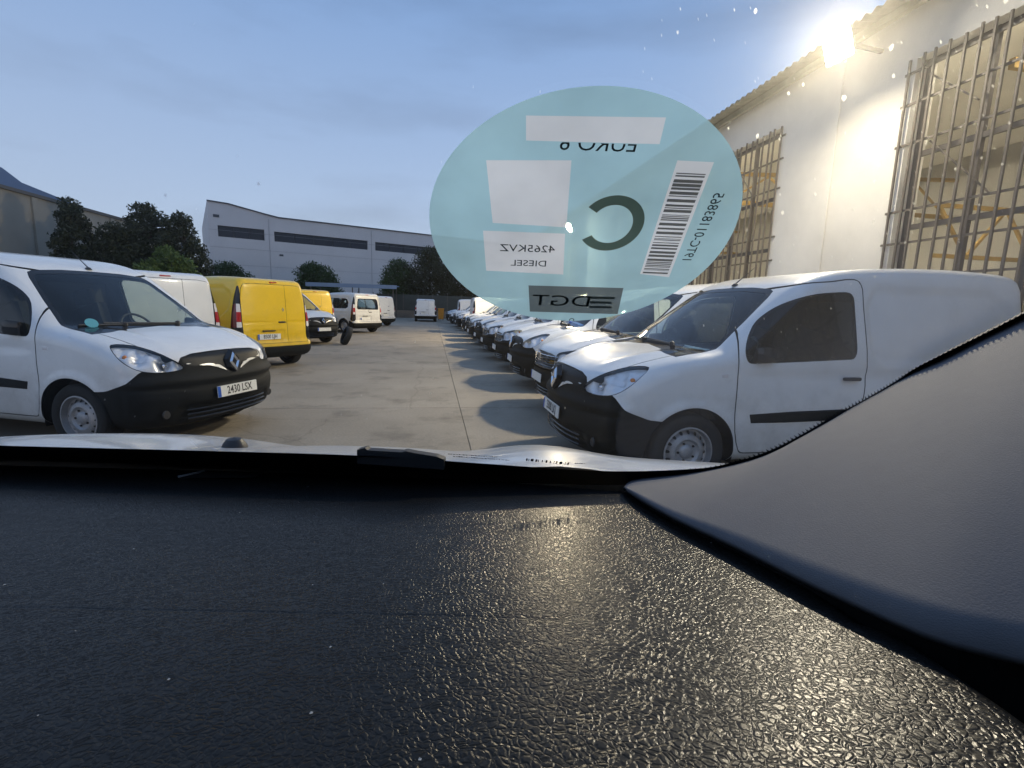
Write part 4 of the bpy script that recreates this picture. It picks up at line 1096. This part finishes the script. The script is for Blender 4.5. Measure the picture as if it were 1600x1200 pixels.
md = pt_.modifiers.new('t', 'SOLIDIFY'); md.thickness = .004; md.offset = 1 if TRIM_IN else -1
gf = [(x-.0, y, z+.002+Z0) for x, y, z in LL]+[(x+.05, y+.01, -.30+Z0) for x, y, z in LL]
mesh_obj('gap_shade_strip', [(a+.004, b+.004, c) for a, b, c in gf], [(i, i+1, 61+i, 60+i) for i in range(59)], soft_black, CAR)  # black strip added under the trim: blocks the lamp, gives the gap its shade
# windscreen glass
def wy(z, x=0.0):
    t = min(max((z+.20)/.15, 0), 1); t = t*t*(3-2*t)
    return .26372-1.376*z+(.10+.50*t)*.5*((x-.1)+math.sqrt((x-.1)**2+.0009))*(1 if x > -.1 else 0)
gl_m = glass('windscreen_glass', (.955, .965, .955), .0, 1.30)
Ws = []; zs_ = np.linspace(-.2065, .30, 48)
rx = lambda z: float(np.interp(z, [-.2067, -.1953, -.182, -.1584, -.1363, -.1061, -.0818, -.0483, -.0217, .0023, .0388, .3], [.146, .1529, .2229, .288, .324, .3862, .4615, .5326, .5489, .5639, .5754, .575]))
lx = lambda z: 2*CXL-rx(z)
for z in zs_:
    for k in range(61):
        x = lx(z)+(rx(z)-lx(z))*k/60; Ws.append((x, wy(z, x), z+Z0))
Fs = [(j*61+i, j*61+i+1, (j+1)*61+i+1, (j+1)*61+i) for j in range(47) for i in range(60)]
wsg = mesh_obj('windscreen', Ws, Fs, gl_m, CAR, True)
NIN = np.array([0, -1, -1.376]); NIN = NIN/np.linalg.norm(NIN)
VD = np.array([0, -.8090, .5878]); CTR = np.array([.0302, .2085, .0401])
def wsp(x, z, off=0.0): p = np.array([x, wy(z, x), z])+NIN*off; return (p[0], p[1], p[2]+Z0)
# forward-scattering volume added over the dirty glass to give the lamp its glow
fv = [wsp(x, z, -.002) for x, _y, z in [(q[0], q[1], q[2]-Z0) for q in Ws]]+[wsp(x, z, -.008) for x, _y, z in [(q[0], q[1], q[2]-Z0) for q in Ws]]
nW = len(Ws); ff = [tuple(f) for f in Fs]+[tuple(nW+i for i in f[::-1]) for f in Fs]
edge = [i for i in range(61)]+[j*61+60 for j in range(1, 48)]+[47*61+i for i in range(59, -1, -1)]+[j*61 for j in range(46, 0, -1)]
ff += [(a, b, nW+b, nW+a) for a, b in zip(edge, edge[1:]+edge[:1])]
hz_m = bpy.data.materials.new('lamp_glow_haze'); hz_m.use_nodes = True; _n = hz_m.node_tree.nodes
_n.remove(_n['Principled BSDF']); _v = _n.new('ShaderNodeVolumeScatter'); _v.inputs['Color'].default_value = (1, .98, .94, 1); _v.inputs['Density'].default_value = GLOW_DENSITY; _v.inputs['Anisotropy'].default_value = .93
hz_m.node_tree.links.new(_v.outputs[0], _n['Material Output'].inputs['Volume'])
hz = mesh_obj('haze', fv, ff, hz_m, wsg); tag(hz, kind='stuff')
_b = bmesh.new(); _b.from_mesh(hz.data); bmesh.ops.recalc_face_normals(_b, faces=_b.faces); _b.to_mesh(hz.data); _b.free()
# black ceramic border printed on the glass, with its dotted edge
def polyband(name, inner, outer, off, m, parent):
    n = len(inner); V = [wsp(*p, off) for p in inner]+[wsp(*p, off) for p in outer]
    return mesh_obj(name, V, [(i, i+1, n+i+1, n+i) for i in range(n-1)], m, parent)
ib = catmull([(-.98,-.150),(-.75,-.153),(-.548,-.156),(-.30,-.1545),(-.15,-.1550),(-.03,-.1635),(.0721,-.1715),(.1441,-.174),(.2165,-.170),(.2499,-.1606),(.2828,-.1473),(.3171,-.1288),(.3567,-.1093),(.4547,-.0724),(.4945,-.0355),(.5142,-.0121),(.5296,.010),(.5487,.0589),(.555,.15),(.55,.29)], .006)
ob = np.array([(p[0], -.206) if p[0] < .15 else (max(p[0]+.002, rx(p[1])+.004) if p[1] > -.06 else p[0]+.05*min(1, (p[0]-.15)/.15), p[1] if p[1] > -.06 else max(-.206, p[1]-.030)) for p in ib])
ceramic = mat('black_ceramic', (.004, .004, .005), .5)
fr_ = polyband('ceramic_border', ib, ob, .0008, ceramic, wsg)
MB().add([wsp(-1.13, .30, .001), wsp(.50, .30, .001), wsp(.50, .255, .001), wsp(-1.13, .255, .001)], [(0, 1, 2, 3)]).build('ceramic_border', ceramic, wsg)
MB().add([wsp(-1.12, .30, .001), wsp(-1.09, .30, .001), wsp(-1.09, -.10, .001), wsp(-1.12, -.10, .001)], [(0, 1, 2, 3)]).build('ceramic_border', ceramic, wsg)
dots = MB(); cum = np.r_[0, np.cumsum(np.linalg.norm(np.diff(ib, axis=0)*np.array([1, 1.70]), axis=1))]
i0 = int(np.argmax(ib[:, 0] > .20)); s_ = cum[i0]
while s_ < cum[-1]-.01:
    x = np.interp(s_, cum, ib[:, 0]); z = np.interp(s_, cum, ib[:, 1]); x2 = np.interp(s_+.001, cum, ib[:, 0]); z2 = np.interp(s_+.001, cum, ib[:, 1])
    t = np.array([x2-x, (z2-z)*1.70]); t /= np.linalg.norm(t); n = np.array([-t[1], t[0]])
    g = min(1.0, (s_-cum[i0])/.12+.35)
    for (d0_, d1_, hw) in ((-.001, .0034, .0012), (.0044, .0058, .0007)):
        P = [(t*sx*hw+n*d) for sx, d in ((-1, d0_), (1, d0_), (1, d1_), (-1, d1_))]
        dots.add([wsp(x+p[0]*g, z+p[1]*g/1.70, .0008) for p in P], [(0, 1, 2, 3)])
    s_ += .0058
do = dots.build('border_dots', ceramic, wsg); tag(do, kind='stuff')
# dried droplets on the outside of the glass: tiny blobs that scatter the lamp light forward
dm = bpy.data.materials.new('droplets'); dm.use_nodes = True; _N = dm.node_tree.nodes; _N.remove(_N['Principled BSDF'])
_v = _N.new('ShaderNodeVolumeScatter'); _v.inputs['Color'].default_value = (1, 1, .97, 1); _v.inputs['Density'].default_value = 420.0; _v.inputs['Anisotropy'].default_value = .80
dm.node_tree.links.new(_v.outputs[0], _N['Material Output'].inputs['Volume'])
rr = rnd(5); sp = MB()
for k in range(900):
    if k < 680: x, z = rr.gauss(.17, .075), rr.gauss(.095, .05)
    else: x, z = rr.uniform(-.5, .5), rr.uniform(-.12, .24)
    if not (-1.1 < x < .5 and -.15 < z < .25): continue
    r_ = .00014+.00055*rr.random()**4; a = rr.uniform(0, 6.28); n = 6; st_ = rr.uniform(.7, 1.5)
    ring = [(x+r_*math.cos(a+q*2*math.pi/n)*rr.uniform(.7, 1.2), z+r_*.75*st_*math.sin(a+q*2*math.pi/n)*rr.uniform(.7, 1.2)) for q in range(n)]
    sp.add([wsp(u_, w_, -.0095) for u_, w_ in ring]+[wsp(u_, w_, -.0110) for u_, w_ in ring], [tuple(range(n)), tuple(range(2*n-1, n-1, -1))]+[(q, (q+1) % n, n+(q+1) % n, n+q) for q in range(n)])
tag(sp.build('dust_specks', dm, wsg), kind='stuff')
# identification print low on the glass
vp = MB(); bars = [0, .0026, .0048, .0098, .0125, .0165, .0205, .0250, .0290, .0312, .0350, .0372, .0410, .0435]; bwd = [1.6, .8, 3.0, 1.9, .8, .9, 1.8, .9, .7, 1.7, 2.8, .8, .9, 1.9]
for x, w in zip(bars, bwd):
    f_ = x/.0458; xx, zc = .0167+x, -.1535-.0060*f_
    vp.add([wsp(xx, zc-.0026, .0006), wsp(xx+w*.001, zc-.0027, .0006), wsp(xx+w*.001, zc+.0020, .0006), wsp(xx, zc+.0021, .0006)], [(0, 1, 2, 3)])
tag(vp.build('glass_barcode', ink, wsg), kind='stuff')
vt = MB(); rr = rnd(9)
for row, (xa, xb, za, zb) in enumerate(((-.062, -.012, -.1475, -.1505), (-.058, .000, -.1515, -.1560), (.068, .078, -.1585, -.1590))):
    x = xa
    while x < xb:
        w = rr.uniform(.0006, .0022); f_ = (x-xa)/(xb-xa); zc = za+(zb-za)*f_; h = rr.uniform(.0005, .0009)
        vt.add([wsp(x, zc-h, .0006), wsp(x+w, zc-h, .0006), wsp(x+w, zc+h, .0006), wsp(x, zc+h, .0006)], [(0, 1, 2, 3)]); x += w+rr.uniform(.0004, .0016)
tag(vt.build('glass_fine_print', ink, wsg), kind='stuff')
# outer skin of the car
CAR_PROF = [(.25,.25),(.08,.28),(.0,.45),(.01,.62),(.04,.76),(.10,.86),(.22,.945),(.45,1.048),(.65,1.115),(.85,1.171),(1.02,1.212),(1.10,1.215),(1.148,1.25),
            (1.39,1.425),(1.632,1.60),(1.80,1.715),(2.1,1.82),(2.65,1.87),(3.4,1.87),(4.2,1.84),(4.36,1.75),(4.42,1.3),(4.44,.6),(4.35,.3),(3.0,.24),(1.5,.24)]
CAR_WZ = [(.15,.84),(.3,.89),(.6,.92),(.9,.92),(1.10,.94),(1.25,.945),(1.45,.92),(1.7,.84),(1.9,.74)]
def car_disp(V):
    x, y, z = V[:, 0], np.abs(V[:, 1]), V[:, 2]
    return .016*np.exp(-((y-.36)/.10)**2)*sstep(.3, .6, x)*sstep(1.6, 1.3, x)*sstep(.9, 1.0, z)-.005*np.exp(-((y-.18)/.07)**2)*sstep(.3, .6, x)*sstep(1.6, 1.3, x)*sstep(.9, 1.0, z)
OWN = Body(CAR_PROF, CAR_WZ, bow=lambda x: .30*(1-sstep(.1, 1.0, x))+.03, k=.13, step=.035, spine=(1.15, 3.6, .75), disp=car_disp)
def own_put(name, M, m, parent, off=0.0):
    V, N, F = compact(M); P = V+N*off
    P = np.stack([CXL-P[:, 1], YN-P[:, 0], P[:, 2]], -1); NN = np.stack([-N[:, 1], -N[:, 0], N[:, 2]], -1)
    return mesh_obj(name, P, [f[::-1] for f in F], m, parent, True, NN)
OM = OWN.mesh
ows = lambda V: np.where((V[:, 0] > 1.075) & (V[:, 0] < 2.3), sdpoly([(-.1,1.19),(.70,1.19),(.845,1.26),(.845,1.42),(.80,1.66),(.76,1.70),(-.1,1.715)], np.abs(V[:, 1]), V[:, 2]), 9.)
odw = lambda V: np.where(np.abs(V[:, 1]) > .45, sdpoly([(1.50,1.15),(2.80,1.12),(2.80,1.62),(2.25,1.64),(1.95,1.56),(1.62,1.36)], V[:, 0], V[:, 2]), 9.)
for c in ((.92, .315), (3.65, .315)):
    _, OM = sub(OM, lambda V: np.where(np.abs(V[:, 1]) > .5, np.hypot(V[:, 0]-c[0], V[:, 2]-c[1])-.375, 9.))
_, OM = sub(OM, ows); dwm, OM = sub(OM, odw)
for sy in (1, -1):
    q = own_put('door_window', filt(dwm, lambda c: c[1]*sy > 0), van_glass, CAR, -.004)
obum, OM = sub(OM, lambda V: np.where(V[:, 0] < .9, V[:, 2]-.62+.0*V[:, 0], 9.))
own_put('bumper', obum, blackp, CAR)
obon, OM = sub(OM, lambda V: np.where(V[:, 2] > .86, np.maximum(V[:, 0]-1.085, np.abs(V[:, 1])-.80), 9.))
own_put('bonnet', obon, white_paint, CAR); own_put('body', OM, white_paint, CAR)
OL = OWN.mesh
_, OL = sub(OL, lambda V: ows(V)+.0); _, OL = sub(OL, odw); _, OL = sub(OL, lambda V: np.where(V[:, 0] < 1.35, np.where(V[:, 2] > 1.0, -1., -1.), 1.))
own_put('cabin_lining', OL, mat('dark_headlining', (.045, .045, .05), .95), CAR, -.025)
MB().box((CXL-.84, -1.55, .4), (CXL+.84, -1.50, 1.82)).build('bulkhead', MATS['dark_headlining'], CAR)
for (yc) in (.73, -2.0):
    for sx in (1, -1):
        w = link(bpy.data.objects.new('wheel', _wm)); w.parent = CAR; w.location = (CXL+sx*.79, yc, .315); w.rotation_euler = (0, 0, R(90))
# header trim above the glass and dark door card below the pillar
_hv = []
for k in range(41):
    x = -1.14+1.72*k/40; _hv += [(x, wy(.292, x)-.004, .292+Z0), (x, wy(.30, x)-.02, .322+Z0), (x, -.32, .372+Z0)]
mesh_obj('header_trim', _hv, [(3*k+j, 3*k+j+1, 3*k+j+4, 3*k+j+3) for k in range(40) for j in range(2)], MATS['dark_headlining'], CAR, True)
MB().box((.285, -1.3, -1.0+Z0), (.60, .14, -.165+Z0)).build('door_card', soft_black, CAR, bevel=.02)
MB().box((.14, .14, -1.0+Z0), (.60, .50, -.235+Z0)).build('kick_panel', soft_black, CAR)
# wiper and washer nozzle
wi = MB()
wi.prism([(-.158, -.1515), (-.150, -.1492), (-.147, -.1515), (-.112, -.1525), (-.108, -.1512), (-.098, -.1530), (-.076, -.1560), (-.068, -.159), (-.068, -.170), (-.158, -.166)], lambda a, b: (a, .492, b+Z0), lambda a, b: (a, .479, b+Z0+.001))
wi.build('wiper', mat('wiper_black', (.03, .03, .033), .6), CAR)
nz_ = MB(); nz_.lathe([(.001, .018), (.012, .016), (.018, .008), (.021, 0)], 12, 'Z', (-.475, .80, 1.166)); nz_.build('washer_nozzle', darkp, CAR, True)
# ------------------------------------------------------------------ windscreen sticker (read from behind)
def film(name, col, trans=.25, tl=.75):
    if name in MATS: return MATS[name]
    m = bpy.data.materials.new(name); m.use_nodes = True; MATS[name] = m; N = m.node_tree.nodes; Lk = m.node_tree.links
    for n in list(N): N.remove(n)
    o = N.new('ShaderNodeOutputMaterial'); tp = N.new('ShaderNodeBsdfTransparent'); tp.inputs[0].default_value = (*[min(1, c*1.15) for c in col], 1)
    t = N.new('ShaderNodeBsdfTranslucent'); d = N.new('ShaderNodeBsdfDiffuse')
    z = N.new('ShaderNodeTexNoise'); z.inputs['Scale'].default_value = 22; z.inputs['Detail'].default_value = 9; tcn = N.new('ShaderNodeTexCoord'); Lk.new(tcn.outputs['Object'], z.inputs['Vector'])
    rp_ = N.new('ShaderNodeValToRGB'); rp_.color_ramp.elements[0].position = .3; rp_.color_ramp.elements[1].position = .7
    rp_.color_ramp.elements[0].color = (*[c*.80 for c in col], 1); rp_.color_ramp.elements[1].color = (*[min(1, c*1.10) for c in col], 1)
    Lk.new(z.outputs['Fac'], rp_.inputs['Fac']); Lk.new(rp_.outputs[0], t.inputs[0]); d.inputs[0].default_value = (*[c*.8 for c in col], 1)
    a = N.new('ShaderNodeMixShader'); a.inputs[0].default_value = .8; Lk.new(d.outputs[0], a.inputs[1]); Lk.new(t.outputs[0], a.inputs[2])
    b = N.new('ShaderNodeMixShader'); b.inputs[0].default_value = 1-trans; Lk.new(tp.outputs[0], b.inputs[1]); Lk.new(a.outputs[0], b.inputs[2]); Lk.new(b.outputs[0], o.inputs['Surface']); return m
teal = film('teal_film', (.49, .72, .745), .13); pale = film('pale_film', (.84, .84, .82), .06)
st_ink = film('sticker_ink', (.06, .08, .08), .02); st_grey = film('dark_film', (.16, .19, .19), .10); st_lite = film('sticker_grey_print', (.13, .15, .15), .06); ring_m = film('olive_ink', (.20, .205, .16), .06)
UX = Vector((1, 0, 0)); VX = Vector(VD); NX = Vector(NIN)
ST = empty('windscreen_sticker'); tag(ST, 'round translucent teal emissions sticker on the windscreen, printing seen reversed', 'sticker')
# sticker frame: local X right, local Y up along the glass, local Z toward the viewer
ST.parent = None
_Mc = Matrix.Rotation(R(-YAW), 4, 'Z') @ (Matrix.Translation(Vector(CTR)+Vector((0, 0, Z0))) @ Matrix((UX, VX, UX.cross(VX))).transposed().to_4x4())
ST.matrix_world = _Mc
mm = .001
def flat(name, poly, off, m, parent=None):
    return mesh_obj(name, [(u*mm, v*mm, off*mm) for u, v in poly], [tuple(range(len(poly)))], m, parent or ST)
def rq(p, r=1.2): return p
PAN = [('standard_panel', [(-28.2,41.7),(18.7,42.5),(19.4,32.5),(-27.8,32.4)], pale), ('blank_panel', [(-42.2,23.9),(-10.8,24.9),(-8.9,-8.2),(-40.5,-6.9)], pale),
       ('plate_panel', [(-44.8,-11.5),(-9.0,-11.9),(-6.9,-39.0),(-44.3,-37.8)], pale), ('barcode_panel', [(27.7,26.2),(41.2,25.9),(44.4,-38.6),(29.9,-36.9)], pale),
       ('authority_panel', [(-23.4,-48.0),(24.3,-47.9),(26.1,-70.3),(-21.7,-70.4)], st_grey)]
from mathutils.geometry import delaunay_2d_cdt
cv = [Vector((-2.5+65.2*math.cos(2*math.pi*k/96), -12.8+65.2*math.sin(2*math.pi*k/96))) for k in range(96)]; ce = [(k, (k+1) % 96) for k in range(96)]
for _n, q, _m in PAN:
    b0 = len(cv); cv += [Vector(t) for t in q]; ce += [(b0+k, b0+(k+1) % 4) for k in range(4)]
tv, _e, tf, *_ = delaunay_2d_cdt(cv, ce, [], 1, 1e-4)
def _inp(q, c): return float(sdpoly(q, np.array([c[0]]), np.array([c[1]]))[0]) < 0
keep = [tuple(f) for f in tf if not any(_inp(q, sum((tv[i] for i in f), Vector((0, 0)))/len(f)) for _n, q, _m in PAN)]
mesh_obj('disc', [(v.x*mm, v.y*mm, 1.2*mm) for v in tv], keep, teal, ST)
PO = {_n: flat(_n, q, 1.2, _m) for _n, q, _m in PAN}; bcp = PO['barcode_panel']; dgp = PO['authority_panel']
def stext(name, s, u, v, size, rot=0.0, m=st_ink, sx=1.0, off=1.55, parent=None):
    t = text_mesh(name, s, size*mm, m, parent or ST, ext=.00002)
    # mirrored print: text X runs to -u
    t.matrix_basis = Matrix.Translation((u*mm, v*mm, off*mm)) @ Matrix.Rotation(rot, 4, 'Z') @ Matrix.Diagonal((-sx, 1, 1, 1)); return t
_t6 = stext('standard_text', 'EURO 6', -2.0, 31.8, 8.2, m=st_ink, off=1.5)
_b = bmesh.new(); _b.from_mesh(_t6.data); bmesh.ops.bisect_plane(_b, geom=_b.verts[:]+_b.edges[:]+_b.faces[:], plane_co=(0, .0006, 0), plane_no=(0, 1, 0), clear_outer=True); _b.to_mesh(_t6.data); _b.free()
stext('plate_text', '4265KVZ', -25.0, -21.2, 6.4, off=1.9); stext('fuel_text', 'DIESEL', -24.0, -31.0, 5.8, off=1.9)
P = []; Q = []; n = 60
for k in range(n+1):
    a = R(-180+36)+R(360-72)*k/n
    P.append((9.7+13.6*math.cos(a), -5.4+15.6*math.sin(a))); Q.append((9.7+8.9*math.cos(a), -5.4+10.7*math.sin(a)))
mesh_obj('class_letter', [(u*mm, v*mm, .0018) for u, v in P+Q], [(k, k+1, n+2+k, n+1+k) for k in range(n)], ring_m, ST)
bar_ink = film('barcode_ink', (.20, .20, .19), .12)
rr = rnd(3); v = 21.5; first = True
while v > -35.5:
    w = rr.choice([.35, .5, .7, 1.1, 1.5]); f_ = (26-v)/64.0; u0, u1 = 28.6+2.2*f_, 39.6+3.2*f_
    flat('barcode_bar', [(u0, v), (u1, v-.2), (u1, v-.2-w), (u0, v-w)], 1.9, bar_ink, bcp); v -= w+rr.choice([.35, .5, .8, 1.2])
stext('serial_text', '19TC-01183865', 48.3, -7.0, 6.0, rot=R(-90), m=st_ink, sx=1.0, off=1.7)
stext('authority_text', 'DGT', -5.5, -59.3, 13.0, m=st_lite, sx=1.15, off=2.0, parent=None)
for k in range(3):
    flat('authority_stripe', [(9.0, -54.5-4.0*k), (21.5-1.5*(k % 2), -54.3-4.0*k), (21.3, -56.2-4.0*k), (9.0+.6*k, -56.4-4.0*k)], 2.0, st_lite, dgp)
flat('tab_slit', [(.4,-77.0),(.4,-75.6),(1.2,-74.6),(2.4,-74.6),(3.2,-75.6),(3.2,-77.0),(2.7,-77.0),(2.6,-75.9),(1.9,-75.2),(1.0,-75.9),(.9,-77.0)], 1.8, st_lite)
